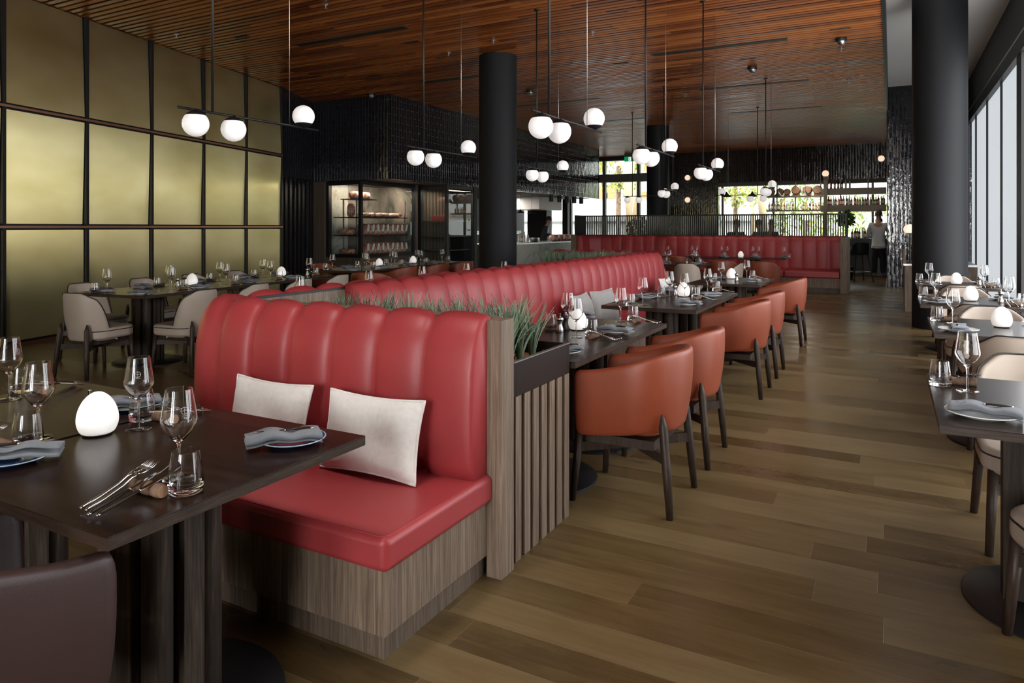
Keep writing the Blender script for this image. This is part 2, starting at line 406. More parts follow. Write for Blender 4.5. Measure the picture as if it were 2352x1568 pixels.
# brass wall: runs a little askew to the room
WP, WD = V((-8.97, 4.26, 0)), V((-.2647, .9643, 0)); WN = V((.9643, .2647, 0))
WA = math.atan2(-WD.x, WD.y)
wl = thing('wall_left', loc=WP, rz=WA); struct(wl)
MB().box(-.30, -.075, -10.8, 5.94, 0, CZ).build('wall_core', 'dark', wl)
joints = [.046 + 1.174 * i for i in range(-9, 6)]
for t0, t1 in zip(joints, joints[1:]):
    for z0, z1 in ((.05, 1.375), (1.425, 2.775), (2.825, CZ)):
        pc = (z0 + z1) / 2; hh = (z1 - z0) / 2 - .012
        MB().box(-.009, .009, -(t1 - t0) / 2 + .034, (t1 - t0) / 2 - .034, -hh, hh, TR(-.03, (t0 + t1) / 2, pc) @ RY({0: .0, 1: .026, 2: -.030}[int(z0)])).build('brass_panel', 'brass', wl)
for t in joints:
    MB().box(-.075, .014, t - .022, t + .022, 0, CZ).build('upright', 'black', wl)
for z in (1.40, 2.80):
    m = MB().box(-.03, .018, -10.5, 5.92, z - .014, z + .014)
    m.build('copper_rail', 'copper', wl)
MB().box(-.03, .02, -10.5, 5.92, 0, .035).build('copper_skirting', 'copper', wl)

# black tile around the kitchen
wt = struct(thing('wall_tiled', loc=(0, 0, 0)))
MB().prism([(-10.54, 9.93), (-11.35, 11.75), (-11.7, 11.6), (-10.9, 9.8)], 2.42, CZ).build('tile_face', 'tiley', wt)
MB().prism([(-10.62, 9.93), (-11.43, 11.75), (-11.7, 11.6), (-10.9, 9.8)], 0, 2.42).build('recess_face', 'dark', wt)
for i in range(9):
    t = i / 8.5
    x, y = -10.60 - .81 * t, 9.98 + 1.80 * t
    MB().box(-.03, .03, -.055, .055, 0, 2.40, TR(x, y, 0) @ RZ(.42)).build('dark_batten', 'black' if i % 3 else 'tiley', wt)
wk = struct(thing('wall_kitchen', loc=(0, 0, 0)))
MB().box(-9.30, -9.157, 11.60, 23.4, 2.40, CZ).build('tile_face_long', 'tiley', wk)
MB().box(-11.4, -9.157, 11.55, 11.62, 2.40, CZ).build('tile_face_short', 'tilex', wk)
MB().box(-9.30, -9.157, 23.35, 23.42, 2.40, CZ).build('tile_face_end', 'tilex', wk)
MB().box(-13, -9.16, 11.60, 23.4, 2.41, 2.47).build('soffit', 'grey', wk)
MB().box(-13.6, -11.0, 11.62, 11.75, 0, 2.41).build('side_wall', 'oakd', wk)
struct(MB().box(-13.7, -13.5, 9, 26, 0, CZ).build('wall_kitchen_rear', 'dark'))
struct(MB().box(-13.5, -9.3, 15.15, 15.3, 0, 2.41).build('wall_kitchen_side', 'dark'))

# far wall with two openings
wf = struct(thing('wall_far', loc=(0, 0, 0)))
MB().box(-7.6, -5.543, 26, 26.25, 0, CZ).build('tile_face', 'tilex', wf)
MB().box(-5.543, 1.6, 26, 26.25, 2.99, CZ).build('tile_face_over_bar', 'tilex', wf)
MB().box(-14, -7.6, 26.0, 26.25, 3.99, CZ).build('head', 'dark', wf)
MB().box(-.1, 1.6, 25.9, 26.2, 0, 3).build('jamb', 'dark', wf)
w1 = struct(thing('window_1', loc=(0, 0, 0)))
MB().box(-14, -7.45, 25.85, 26.1, 3.14, 3.45).build('transom', 'grey', w1)
for x in (-12.9, -11.4, -9.95, -8.55):
    MB().box(x - .06, x + .06, 25.95, 26.1, 0, 4).build('mullion', 'grey', w1)
MB().box(-14, -7.5, 26.04, 26.05, 0, 4).build('pane', 'pane', w1)
w2 = struct(thing('window_2', loc=(0, 0, 0)))
MB().box(-5.54, -.1, 25.9, 26.2, 2.86, 2.99).build('window_head', 'grey', w2)
for x in (-5.40, -3.65, -2.0, -.55):
    MB().box(x - .035, x + .035, 26.0, 26.12, 0, 2.9).build('mullion', 'bronze', w2)
MB().box(-5.54, -.1, 26.06, 26.07, 0, 2.9).build('pane', 'pane', w2)

# tiled pier where the aisle passes to the bar
wp = struct(thing('wall_pier', loc=(0, 0, 0)))
MB().box(-.10, 1.7, 18.55, 19.2, 0, 4.66).build('tile_face', 'tilex', wp)
struct(MB().box(1.5, 1.75, 19.2, 26.2, 0, CZ).build('wall_bar_side', 'dark'))

# window wall to the right, with added glowing panels behind the camera
w3 = struct(thing('window_3', loc=(0, 0, 0)))
MB().box(1.5, 1.75, -6.1, 18.6, 3.93, 4.70).build('dark_bulkhead', 'dark', w3)
MB().box(1.48, 1.62, -6.1, 18.6, 3.70, 3.915).build('head_frame', 'black', w3)
MB().box(1.472, 1.50, -6.1, 18.6, 3.90, 3.935).build('head_edge', 'bsteel', w3)
MT['blind'] = emis('daylit_blind', (.88, .95, 1), .62, (.7, .72, .74), .6)
MT['sky_pane'] = emis('daylit_pane', (.95, .97, 1), 5.6, (.4, .4, .4), .3)
ys = [18.5, 17.45, 15.5, 13.6, 11.7, 9.8, 7.9, 6.0, 4.1, 2.2, .3, -1.6, -3.5, -5.4]
for a, b2 in zip(ys, ys[1:]):
    vis = b2 > 11
    if a < 3:
        MB().box(1.50, 1.60, b2, a, .06, 3.70).build('light_mask', 'dark', w3); continue  # unseen dark panel added to narrow the reflections in the glasses
    if not vis: MB().box(1.50, 1.60, b2 + 1.50, a, .06, 3.70).build('light_mask', 'dark', w3)  # added dark strip that narrows each unseen bright pane
    MB().box(1.56, 1.60, b2 + .012, a - .012, .06, 3.70).build('blind' if vis else 'pane', 'blind' if vis else 'sky_pane', w3)
    MB().box(1.53, 1.60, b2 - .018, b2 + .018, 0, 3.70).build('mullion', 'black', w3)
MB().box(1.5, 1.62, -6.1, 18.6, 0, .06).build('sill', 'black', w3)
w4 = struct(thing('rear_glow_wall', loc=(0, 0, 0)))  # unseen glowing panels added behind the camera to light the bench front
MT['rear_glow'] = emis('rear_glow_panel', (1, .985, .97), 29.0, (.4, .4, .4), .3)
MB().box(-6.2, -1.75, -5.98, -5.9, 0, 3.7).build('light_mask', 'dark', w4)  # added dark mask that narrows the rear glow
for i in range(2):
    x = -1.7 + 1.6 * i
    MB().box(x, x + .95, -5.98, -5.94, .5, 3.6).build('pane', 'rear_glow', w4)
    MB().box(x + .95, x + 1.6, -5.98, -5.88, 0, 3.7).build('mullion', 'black', w4)  # wide dark bar added to split the rear glow into stripes
struct(MB().box(-7, 1.6, -6.2, -6, 0, 4.7).build('wall_rear', 'dark'))

# columns
def column(name, x, y, r, top, mat='colm'):
    m = MB().lathe([(r, 0), (r, top)], 64); o = m.build(name, mat); o.location = (x, y, 0); return struct(o)
column('column_1', -5.60, 9.86, .305, CZ + .05); column('column_2', -5.62, 18.75, .30, CZ + .05); column('column_3', .585, 11.40, .335, 4.7)

# ------------------------------------------------------------------ outside the far windows
st = struct
st(MB().box(-60, 30, 26.3, 80, -.25, -.12).build('exterior_ground', 'pave'))
ex = st(thing('exterior_building', loc=(0, 0, 0)))
MB().box(-45, -6.0, 40, 41, 0, 9).build('white_facade', 'white', ex)
MB().box(-5.2, 12, 44, 45, 0, 6.5).build('pale_facade', 'white', ex)
for u0, v0, u1, v1 in ((1375, 425, 1396, 456), (1393, 424, 1413, 456), (1462, 440, 1486, 455), (1373, 372, 1386, 392), (1470, 372, 1486, 392)):
    a = onY(u0, v1, 39.9); b2 = onY(u1, v0, 39.9)
    MB().box(a[0], b2[0], 39.85, 40, a[2], b2[2]).build('orange_cladding', 'brick', ex)
MB().box(-45, -6, 39.7, 40, 1.6, 1.75).build('ledge', 'grey', ex)
MB().box(-5, 12, 43.8, 44, 2.2, 2.45).build('awning', 'tan', ex)
for (u0, v0, u1, v1, Y) in ((1449, 545, 1434, 352, 30), (1443, 545, 1452, 352, 31), (1453, 545, 1476, 352, 30.5), (1757, 540, 1745, 420, 28.5)):
    a, b2 = onY(u0, v0, Y), onY(u1, v1, Y)
    o = MB().tube([a, b2], .14, 12).build('slanted_column', 'tan'); tag(o, None, None, None, 'structure')
# ------------------------------------------------------------------ channel-tufted banquettes
def path_samples(segs, seams, per=11):
    """segs: ('l',p,q,normal) or ('a',centre,r,a0,a1,sign). returns rows of (x,y,nx,ny,bulge 0..1)"""
    L = []
    for s in segs:
        L.append((V(s[2]) - V(s[1])).length if s[0] == 'l' else abs(s[4] - s[3]) * s[6])
    def pos(d):
        for s, l in zip(segs, L):
            if d <= l + 1e-9 or s is segs[-1]:
                t = min(1, d / l)
                if s[0] == 'l':
                    p = V(s[1]).lerp(V(s[2]), t); return p.x, p.y, s[3][0], s[3][1]
                a = s[3] + (s[4] - s[3]) * t
                return s[1][0] + s[2] * math.cos(a), s[1][1] + s[2] * math.sin(a), s[5] * math.cos(a), s[5] * math.sin(a)
            d -= l
    rows = []
    for i, (a, b) in enumerate(zip(seams, seams[1:])):
        for k in range(per):
            if k == 0 and i > 0: continue
            u = k / (per - 1)
            w = math.sqrt(max(0, 1 - (2 * u - 1) ** 2 * .985))
            if i == 0 and u < .5: w = .55 + .45 * w
            if i == len(seams) - 2 and u > .5: w = .55 + .45 * w
            rows.append((*pos(a + (b - a) * u), w))
    return rows, sum(L)
def channel_back(name, rows, prof, D, parent, mat='red'):
    n = len(prof); nor = []
    for i in range(n):
        a, b = prof[max(0, i - 1)], prof[min(n - 1, i + 1)]
        dx, dz = b[0] - a[0], b[1] - a[1]; l = math.hypot(dx, dz); nor.append((dz / l, -dx / l))
    R = []
    for x, y, nx, ny, w in rows:
        r = []
        for i, (d, z) in enumerate(prof):
            ww = 0 if i in (0, n - 1) else w
            if i == 1: ww *= .3
            dd = d + nor[i][0] * D * ww; zz = z + nor[i][1] * D * ww
            r.append((x + nx * dd, y + ny * dd, zz))
        R.append(r)
    m = MB().grid(R, True, False, True)
    return m.build(name, mat, parent)
PROF = [(0, .405), (.085, .405), (.118, .425), (.130, .47), (.132, .60), (.130, .72), (.124, .82), (.110, .90), (.088, .962), (.056, 1.005), (.024, 1.022), (0, 1.020)]
def seams_even(total, w, start=0.):
    n = max(1, round((total - start) / w)); return [start + (total - start) * i / n for i in range(n + 1)]

def island_half(loc, rz, label, plabel, glabel):
    r = thing('red_banquette', label, 'banquette', loc, rz)
    YB, XB = 2.463, -3.005
    segs = [('l', (-1.425, YB, 0), (XB + .05, YB, 0), (0, -1)), ('a', (XB + .05, YB + .05), .05, -PI / 2, -PI, 1, .22), ('l', (XB, YB + .05, 0), (XB, 8.92, 0), (-1, 0))]
    total = (1.58 - .05) + .22 * PI / 2 + (8.92 - YB - .05)
    sm_ = [.0, .25, .50, .75, 1.0, 1.245, 1.47, 1.99] + [1.99 + (total - 1.99) * i / 25 for i in range(1, 26)]
    rows, _ = path_samples(segs, sm_, 13)
    channel_back('backrest', rows, PROF, .036, r)
    m = MB().prism(rbox(-3.05, -1.40, 1.752, 2.44, 0, 0, .03), .298, .412); m.build('seat_cushion', 'red', r, .028, seg=4)
    o = rbox(-3.03, -1.418, 1.770, 2.40, 0, 0, .03)
    MB().tube([(x, y, .4095) for x, y in o] + [(*o[0], .4095)], .0022, 6).build('seat_seam', 'red', r)
    for i in range(3):
        y0 = 2.80 + 2.03 * i
        MB().prism(rbox(-3.66, -3.03, y0, y0 + 2.02, 0, 0, .03), .298, .412).build('seat_cushion', 'red', r, .028, seg=4)
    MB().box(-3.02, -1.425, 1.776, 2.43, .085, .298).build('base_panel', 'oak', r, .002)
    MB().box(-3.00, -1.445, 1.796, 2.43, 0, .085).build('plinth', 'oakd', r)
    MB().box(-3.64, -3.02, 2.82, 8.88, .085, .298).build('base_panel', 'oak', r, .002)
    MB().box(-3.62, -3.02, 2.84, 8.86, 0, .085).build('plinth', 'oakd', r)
    MB().box(-1.427, -1.358, 2.421, 2.524, 0, 1.028).build('end_post', 'oak', r, .0015)
    MB().box(-2.995, -1.427, YB + .004, 2.556, 0, 1.028).build('back_panel', 'oak', r, .0015)
    MB().box(XB + .003, XB + .013, 2.55, 8.92, 0, 1.012).build('back_panel', 'oak', r)
    MB().box(XB - .001, XB + .014, 2.52, 8.92, 1.012, 1.026).build('cap_strip', 'black', r)
    # planter behind the short bench
    p = thing('planter', plabel, 'planter', loc, rz)
    b = MB().box(-2.98, -1.391, 2.562, 3.125, 0, .690)
    b.build('planter_base', 'oak', p)
    for i in range(7):
        y0 = 2.575 + .0835 * i
        MB().box(-1.392, -1.377, y0, y0 + .050, 0, .690).build('batten', 'oak', p, .0015)
    t = MB()
    t.box(-2.985, -1.377, 2.560, 2.580, .692, .836).box(-2.985, -1.377, 3.110, 3.130, .692, .836).box(-1.397, -1.377, 2.580, 3.110, .692, .836).box(-2.985, -2.965, 2.580, 3.110, .692, .836).box(-2.965, -1.397, 2.58, 3.11, .692, .705)
    t.build('trough', 'trough', p, .0015)
    MB().box(-1.392, -1.375, 2.56, 3.13, .834, .839).build('trough_edge', 'bsteel', p)
    rnd = random.Random(int(loc[0] * 10) + 5)
    mu = MB(); mu.box(-2.96, -1.40, 2.585, 3.105, .705, .775)
    for i in range(420):
        T = TR(rnd.uniform(-2.94, -1.42), rnd.uniform(2.6, 3.09), .778 + rnd.random() * .012) @ RZ(rnd.random() * 6.3) @ RX(rnd.uniform(-.4, .4)) @ RY(rnd.uniform(-.4, .4))
        mu.box(-.024, .024, -.008, .008, -.005, .005, T)
    tag(mu.build('bark_mulch', 'mulch', p), None, None, None, 'stuff')
    g = MB()
    def tuft(x, y, h, n, sp):
        for i in range(n):
            a = rnd.random() * 2 * PI; h2 = h * rnd.uniform(.65, 1.05); s2 = sp * rnd.uniform(.25, 1.1); w = rnd.uniform(.0055, .0095)
            dx, dy = math.cos(a), math.sin(a); px, py = -dy, dx
            bx, by = x + dx * .012, y + dy * .012
            rows2 = []
            for k in range(6):
                t2 = k / 5
                ww = w * (1 - t2 ** 2.2) + .0004
                ox = dx * s2 * t2 ** 1.7; oy = dy * s2 * t2 ** 1.7; z = .77 + h2 * (t2 - .12 * t2 * t2)
                rows2.append([(bx + ox - px * ww, by + oy - py * ww, z), (bx + ox + dx * .002, by + oy + dy * .002, z - .0015), (bx + ox + px * ww, by + oy + py * ww, z)])
            g.grid(rows2)
    for i in range(14):
        x = -2.62 + i * .083
        for j in range(3):
            tuft(x + rnd.uniform(-.03, .03), 2.66 + j * .17 + rnd.uniform(-.04, .04), rnd.uniform(.26, .35), 22, .11)
    tuft(-1.515, 2.72, .33, 34, .12); tuft(-1.53, 2.90, .31, 30, .13); tuft(-1.60, 2.78, .33, 26, .12)
    go = g.build('ornamental_grass', 'grass'); go.location = loc; go.rotation_euler = (0, 0, rz)
    tag(go, glabel, 'grass', None, 'stuff')
    return r
island_half((0, 0, 0), 0, 'red channel-tufted banquette whose short bench faces the foreground table', 'slatted oak planter with dark trough behind the near red bench', 'spiky grey-green grass filling the near planter')
island_half((-6.0, 12.26, 0), PI, 'red channel-tufted banquette with the long back along the aisle tables', 'planter with dark trough at the far end of the banquettes', 'spiky grass in the far planter beside the round column')

# far banquette with its slatted screen
fb = thing('red_banquette', 'dark red high-backed banquette running below the slatted screen', 'banquette', (0, 0, 0))
segs = [('l', (-.93, 17.0, 0), (-6.4, 17.0, 0), (0, -1)), ('a', (-6.4, 16.4), .6, PI / 2, PI, -1, .45)]
tot = 5.47 + .45 * PI / 2
# lengths along the seat side of the curve are shorter, so walk the true path
rows, tl = path_samples(segs, seams_even(tot, .275), 9)
PROF2 = [(0, .40), (.10, .40), (.125, .43), (.130, .5), (.130, .8), (.125, 1.0), (.115, 1.10), (.09, 1.155), (.05, 1.172), (0, 1.175)]
channel_back('backrest', rows, PROF2, .026, fb)
MB().box(-2.05, -.955, 16.12, 16.86, .315, .455).build('seat_cushion', 'red', fb, .03, seg=3)
for i in range(2):
    MB().box(-6.35 + 2.15 * i, -6.35 + 2.15 * i + 2.14, 16.12, 16.86, .315, .455).build('seat_cushion', 'red', fb, .03, seg=3)
MB().box(-6.95, -6.36, 16.40, 16.86, .315, .455).build('seat_cushion', 'red', fb, .03, seg=3)
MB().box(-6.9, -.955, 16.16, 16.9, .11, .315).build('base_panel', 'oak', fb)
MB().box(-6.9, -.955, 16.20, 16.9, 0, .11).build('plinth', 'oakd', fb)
MB().box(-.945, -.80, 16.12, 17.10, 0, 1.178).build('end_post', 'oak', fb, .002)
MB().box(-7.16, -7.02, 16.36, 17.1, 0, 1.19).build('end_panel', 'oak', fb)
MB().box(-7.1, -.945, 17.005, 17.1, 0, 1.178).build('back_panel', 'oak', fb)
sc = thing('slatted_screen', 'dark metal screen of upright slats on top of the far banquette', 'screen', (0, 0, 0))
MB().box(-7.06, -.86, 17.02, 17.07, 1.665, 1.70).build('top_rail', 'black', sc)
MB().box(-7.06, -.86, 17.02, 17.07, 1.178, 1.20).build('bottom_rail', 'black', sc)
m = MB()
for i in range(123):
    x = -7.05 + i * .05
    m.box(x, x + .022, 17.02, 17.07, 1.20, 1.665)
m.build('slats', 'black', sc)
MB().box(-.90, -.86, 17.01, 17.08, 1.18, 1.70).build('end_upright', 'black', sc)
MB().box(-7.08, -7.04, 16.40, 17.07, 1.665, 1.70).build('return_rail', 'black', sc)
m = MB()
for i in range(13): m.box(-7.08, -7.04, 16.40 + i * .05, 16.422 + i * .05, 1.20, 1.665)
m.build('return_slats', 'black', sc)
MB().box(-7.08, -7.04, 16.40, 17.07, 1.19, 1.20).build('return_bottom_rail', 'black', sc)

# ------------------------------------------------------------------ tables
TZ = .74
TPROTO = {}
def table(cx, cy, w, d, label, group, rz=0, peds=((0, 0),), ph=.130):
    key = (w, d, peds, ph)
    if key not in TPROTO:
        t = thing('pedestal_table', label, 'table')
        MB().box(-w / 2, w / 2, -d / 2, d / 2, TZ - .003, TZ).build('table_top', 'top', t, .0012)
        MB().box(-w / 2 + .0004, w / 2 - .0004, -d / 2 + .0004, d / 2 - .0004, TZ - .03, TZ - .003).build('table_edge', 'edge', t)
        for px, py in peds:
            MB().box(px - ph, px + ph, py - .034, py + .034, .014, TZ - .031).build('pedestal_panel', 'ped', t, .003)
            for s in (-1, 1):
                MB().box(px - .034, px + .034, py + s * .082 - .047, py + s * .082 + .047, .014, TZ - .031).build('pedestal_panel', 'ped', t, .003)
                for s2 in (-1, 1):
                    o = MB().lathe([(.040, .014), (.040, TZ - .032)], 20).build('pedestal_post', 'ped', t); o.location = (px + s * .080, py + s2 * .080, 0)
            o = MB().lathe([(.335, 0), (.335, .008), (.328, .014), (0, .014)], 48).build('base_plate', 'black', t); o.location = (px, py, 0)
        TPROTO[key] = t
    o = put(TPROTO[key], (cx, cy, 0), rz, label, group)
    return o
GT = None
table(-1.862, 1.315, .795, .83, 'dark table in the foreground before the red bench', GT)
table(-2.680, 1.330, .795, .85, 'dark foreground table pushed against its twin on the brass wall side', GT)
for i, (y, w) in enumerate(((3.545, 'first'), (4.335, 'second'), (5.98, 'third'), (6.83, 'fourth'))):
    table(-1.755, y, .80, .785 if i < 2 else .845, w + ' dark banquette table counted from the near planter', GT)
table(-1.72, 8.90, .80, 1.10, 'dark table by itself at the far end of the long banquette', GT)
table(-3.30, 12.55, .85, .85, 'small dark table between cream chairs beyond the long banquette', GT)
table(-2.60, 15.72, 1.25, .62, 'dark table before the far banquette, nearer its open end', GT)
table(-3.90, 15.72, 1.25, .62, 'dark table before the far banquette, in its middle', GT)
WT = ((2.755, 3.66, .14, 'first'), (5.06, 6.01, .232, 'second'), (6.87, 7.91, .215, 'third'), (9.02, 9.93, .25, 'fourth'))
for y0, y1, x0, w in WT:
    table(x0 + .43, (y0 + y1) / 2, .86, .93, w + ' dark window table counted from the camera', GT, ph=.205)
# long skewed table by the brass wall and the one behind it
LA = math.radians(7.5)
def LP(u, v):                                # u across, v along the wall-side table, from its near corner on the room side
    return (-6.27 + u * math.cos(LA) - v * math.sin(LA), 4.22 + u * math.sin(LA) + v * math.cos(LA))
x, y = LP(-.50, .775); table(x, y, .98, 1.54, 'near half of the long dark table beside the brass wall', GT, LA, ((0, -.30),))
x, y = LP(-.50, 2.325); table(x, y, .98, 1.54, 'far half of the long dark table beside the brass wall', GT, LA, ((0, -.30),))
LB = math.radians(4)
def L2(u, v): return (-6.98 + u * math.cos(LB) - v * math.sin(LB), 8.05 + u * math.sin(LB) + v * math.cos(LB))
x, y = L2(-.45, .85); table(x, y, .90, 1.62, 'near half of the dark table before the meat cabinet', GT, LB, ((0, -.3),))
x, y = L2(-.45, 2.50); table(x, y, .90, 1.62, 'far half of the dark table before the meat cabinet', GT, LB, ((0, -.3),))
for i, (y, w) in enumerate(((4.9, 'near'), (6.6, 'far'))):
    table(-4.40, y, .78, 1.6, w + ' dark table hidden behind the tops of the red banquettes', GT)

# ------------------------------------------------------------------ chairs
def ushell(a, yr, yf, zt, zb, th, lean, n=41, ntop=6, flare=.06):
    """upholstered U shell seen from above: half width a, rear at -yr, front ends at +yf; zt(s), zb(s) with s 0 rear centre .. 1 front end"""
    pts = []
    R = a * .92
    ystr = yf - (-yr + R)                    # straight length
    arc = R * PI / 2; L = arc + max(0, ystr) + (a - R)
    for i in range(n):
        q = (i / (n - 1)) * 2 - 1
        d = abs(q) * L; sg = 1 if q >= 0 else -1
        if d <= a - R: x, y, nx, ny = d, -yr, 0, -1
        elif d <= a - R + arc:
            t = (d - (a - R)) / R; x = (a - R) + R * math.sin(t); y = -yr + R - R * math.cos(t); nx, ny = math.sin(t), -math.cos(t)
        else: x, y, nx, ny = a, -yr + R + (d - (a - R) - arc), 1, 0
        pts.append((sg * x, y, sg * nx, ny, abs(q)))
    rows = []; edge = []
    for x, y, nx, ny, s in pts:
        t, b = zt(s), zb(s); r = []
        def P(off, z):
            f = (z - .34) / .45; k = lean * (f - 1)
            return (x + nx * (off + k), y + ny * (off + k) , z)
        H = t - b
        r += [P(-th * .5, b), P(-th * .12, b + .004), P(0, b + .022 if H > .06 else b + H * .3)]
        for j in range(1, ntop): r.append(P(.0 + .012 * math.sin(PI * j / ntop), b + .022 + (H - .05) * j / ntop))
        r += [P(0, t - .022), P(-th * .14, t - .006), P(-th * .5, t), P(-th * .86, t - .006), P(-th, t - .022)]
        edge.append(P(-th * .12, t + .001))
        for j in range(ntop - 1, 0, -1): r.append(P(-th, b + .022 + (H - .05) * j / ntop))
        r += [P(-th, b + .01)]
        rows.append(r)
    return rows, edge
def chair_legs(t, rear, front, rtop, ftop, mat, tall=.49):
    for s in (-1, 1):
        MB().tube([(s * rear[0], -rear[1], 0), (s * (rear[0] * .6 + rtop[0] * .4), -(rear[1] * .6 + rtop[1] * .4), tall * .4), (s * rtop[0], -rtop[1], tall - .06), (s * (rtop[0] - .001), -rtop[1] + .006, tall)], [.017, .022, .022, .006], 12).build('rear_leg', mat, t)
        MB().tube([(s * front[0], front[1], 0), (s * ftop[0], ftop[1], .36)], [.016, .023], 12).build('front_leg', mat, t)
    for s in (-1, 1):
        a = V((s * (rear[0] - .015), -(rear[1] - .02), .275)); b = V((-s * (front[0] - .01), front[1] - .015, .275)); d = b - a
        MB().box(0, d.length, -.012, .012, -.024, .024, TR(*a) @ RZ(math.atan2(d.y, d.x))).build('cross_rail', mat, t)
def tub_chair(mat, label):
    t = thing('tub_chair', label, 'chair')
    rows, e = ushell(.285, .305, .235, lambda s: .79 - .115 * sm(.15, 1, s), lambda s: .385 - .05 * sm(.3, 1, s), .052, .045)
    MB().grid(rows, True, True, True).build('back_shell', mat, t, 0, 1)
    MB().prism(rbox(-.222, .222, -.20, .262, 0, 0, .09, 6), .368, .46).build('seat', mat, t, .03, seg=4)
    MB().box(-.19, .19, -.17, .19, .30, .345).build('under_frame', 'leg', t)
    chair_legs(t, (.237, .262), (.235, .245), (.212, .222), (.205, .215), 'leg')
    return t
def side_chair(label):
    t = thing('side_chair', label, 'chair')
    zt = lambda s: .79 - .05 * sm(.22, .48, s) - .40 * sm(.42, 1.0, s) ** 1.15
    rows, e = ushell(.255, .285, .06, zt, lambda s: .335 - .005 * s, .034, .055)
    MB().grid(rows, True, True, True).build('back_shell', 'cream', t, 0, 1)
    MB().tube(e, .0045, 6).build('back_piping', 'pipe', t)
    MB().prism(rbox(-.228, .228, -.20, .27, 0, 0, .13, 8), .345, .452).build('seat', 'cream', t, .03, seg=4)
    o = rbox(-.229, .229, -.20, .271, 0, 0, .13, 8)
    MB().tube([(x, y, .425) for x, y in o] + [(*o[0], .425)], .0042, 6).build('seat_piping', 'pipe', t)
    MB().box(-.17, .17, -.17, .19, .30, .35).build('under_frame', 'leg', t)
    chair_legs(t, (.215, .275), (.205, .235), (.175, .245), (.185, .205), 'leg', .50)
    return t
tubp = tub_chair('orange', 'x'); sidep = side_chair('x')
def tub(x, y, a, label, group=None): return put(tubp, (x, y, 0), a, label, group)   # a: heading the sitter faces, 0 = +Y
def side(x, y, a, label, group=None): return put(sidep, (x, y, 0), a, label, group)
brown = tub_chair('brown', 'dark brown leather tub chair cut off at the foreground table'); brown.location = (-1.82, .765, 0); brown.rotation_euler = (0, 0, -.10)
for y, w in ((3.545, 'first'), (4.33, 'second'), (6.20, 'third'), (7.09, 'fourth'), (9.09, 'fifth')):
    tub(-1.195, y, PI / 2, w + ' rust leather tub chair along the aisle from the near planter')
tub(-2.78, 13.35, .1, 'rust tub chair with its back to us before the far banquette')
tub(-2.08, 13.45, -.1, 'rust tub chair before the far banquette, nearer the aisle end')
tub(-4.0, 14.85, 0, 'rust tub chair behind the cream chairs at the far banquette')
tub(-6.33, 7.62, .35, 'rust tub chair at the near end of the meat cabinet table')
for i, (v, w) in enumerate(((.75, 'first'), (1.75, 'second'), (2.65, 'third'))):
    x, y = L2(.22, v); tub(x, y, PI / 2 + LB, w + ' rust tub chair on the room side of the meat cabinet table')
for i, (v, w) in enumerate(((.8, 'near'), (2.3, 'far'))):
    x, y = L2(-1.15, v); tub(x, y, -PI / 2 + LB, w + ' rust tub chair on the cabinet side of the meat cabinet table')
# cream chairs
side(-6.70, 4.02, .12, 'cream side chair with its back to us at the head of the brass wall table')
for i, w in enumerate(('first', 'second', 'third', 'fourth')):
    x, y = LP(.17, .34 + .76 * i); side(x, y, PI / 2 + LA, w + ' cream side chair on the room side of the brass wall table')
    x, y = LP(-1.17, .42 + .76 * i); side(x, y, -PI / 2 + LA, w + ' cream side chair between the brass wall and its table')
side(-3.55, 11.83, 0 - .2, 'cream side chair just past the rounded end of the long banquette')
side(-3.05, 11.93, .1, 'cream side chair with its back to us before the small far table')
side(-2.50, 12.35, PI / 2, 'cream side chair seen sideways by the small far table')
for (y0, y1, x0, w) in WT:
    fst = w == 'first'
    side(x0 + (.475 if fst else .405), y0 + (.015 if fst else -.05), .3 if fst else 0, 'cream side chair on the near side of the ' + w + ' window table')
    side(x0 + .43, y1 + .17, PI, 'cream side chair on the far side of the ' + w + ' window table')

# ------------------------------------------------------------------ cushions
def cushion(w, h, th, label, loc, rot, mat='cush'):
    t = thing('cushion', label, 'cushion', loc); t.rotation_euler = rot
    n = 25
    def surf(sg):
        rows = []
        for j in range(n):
            r = []
            for i in range(n):
                u, v = 2 * i / (n - 1) - 1, 2 * j / (n - 1) - 1
                pin = 1 - .055 * (1 - v * v) * 1 ; pin2 = 1 - .09 * (1 - u * u)
                f = (max(0, 1 - abs(u) ** 3.2) * max(0, 1 - abs(v) ** 3.2)) ** .62
                wr = .006 * math.sin(5 * u + 3 * v) * f
                r.append((u * w / 2 * pin, sg * (th / 2 * f + wr * sg), v * h / 2 * pin2))
            rows.append(r)
        return rows
    m = MB(); m.grid(surf(-1)); m.grid([list(reversed(r)) for r in surf(1)])
    m.build('cover', mat, t)
    ed = []
    for k in range(4 * (n - 1)):
        s, i = divmod(k, n - 1); q = 2 * i / (n - 1) - 1
        u, v = ((q, -1), (1, q), (-q, 1), (-1, -q))[s]
        ed.append((u * w / 2 * (1 - .055 * (1 - v * v)), 0, v * h / 2 * (1 - .09 * (1 - u * u))))
    MB().tube(ed + [ed[0]], .006, 6).build('edge_cord', mat, t)
    return t
cushion(.47, .31, .13, 'oatmeal cushion leaning on the near red bench, nearer its open end', (-1.825, 2.19, .572), (-.22, 0, 0.02))
cushion(.47, .31, .13, 'oatmeal cushion on the near red bench, behind the wine glass', (-2.40, 2.19, .572), (-.22, 0, -.02))
cushion(.50, .36, .14, 'grey cushion on the long banquette, nearer the planter', (-2.62, 6.30, .575), (-.28, 0, PI / 2 + .1), 'cushg')
cushion(.50, .36, .14, 'grey cushion on the long banquette beside another cushion', (-2.60, 6.82, .575), (-.28, 0, PI / 2 - .1), 'cushg')
cushion(.46, .34, .13, 'pale cushion at the far end of the long banquette', (-2.60, 9.1, .565), (-.28, 0, PI / 2))
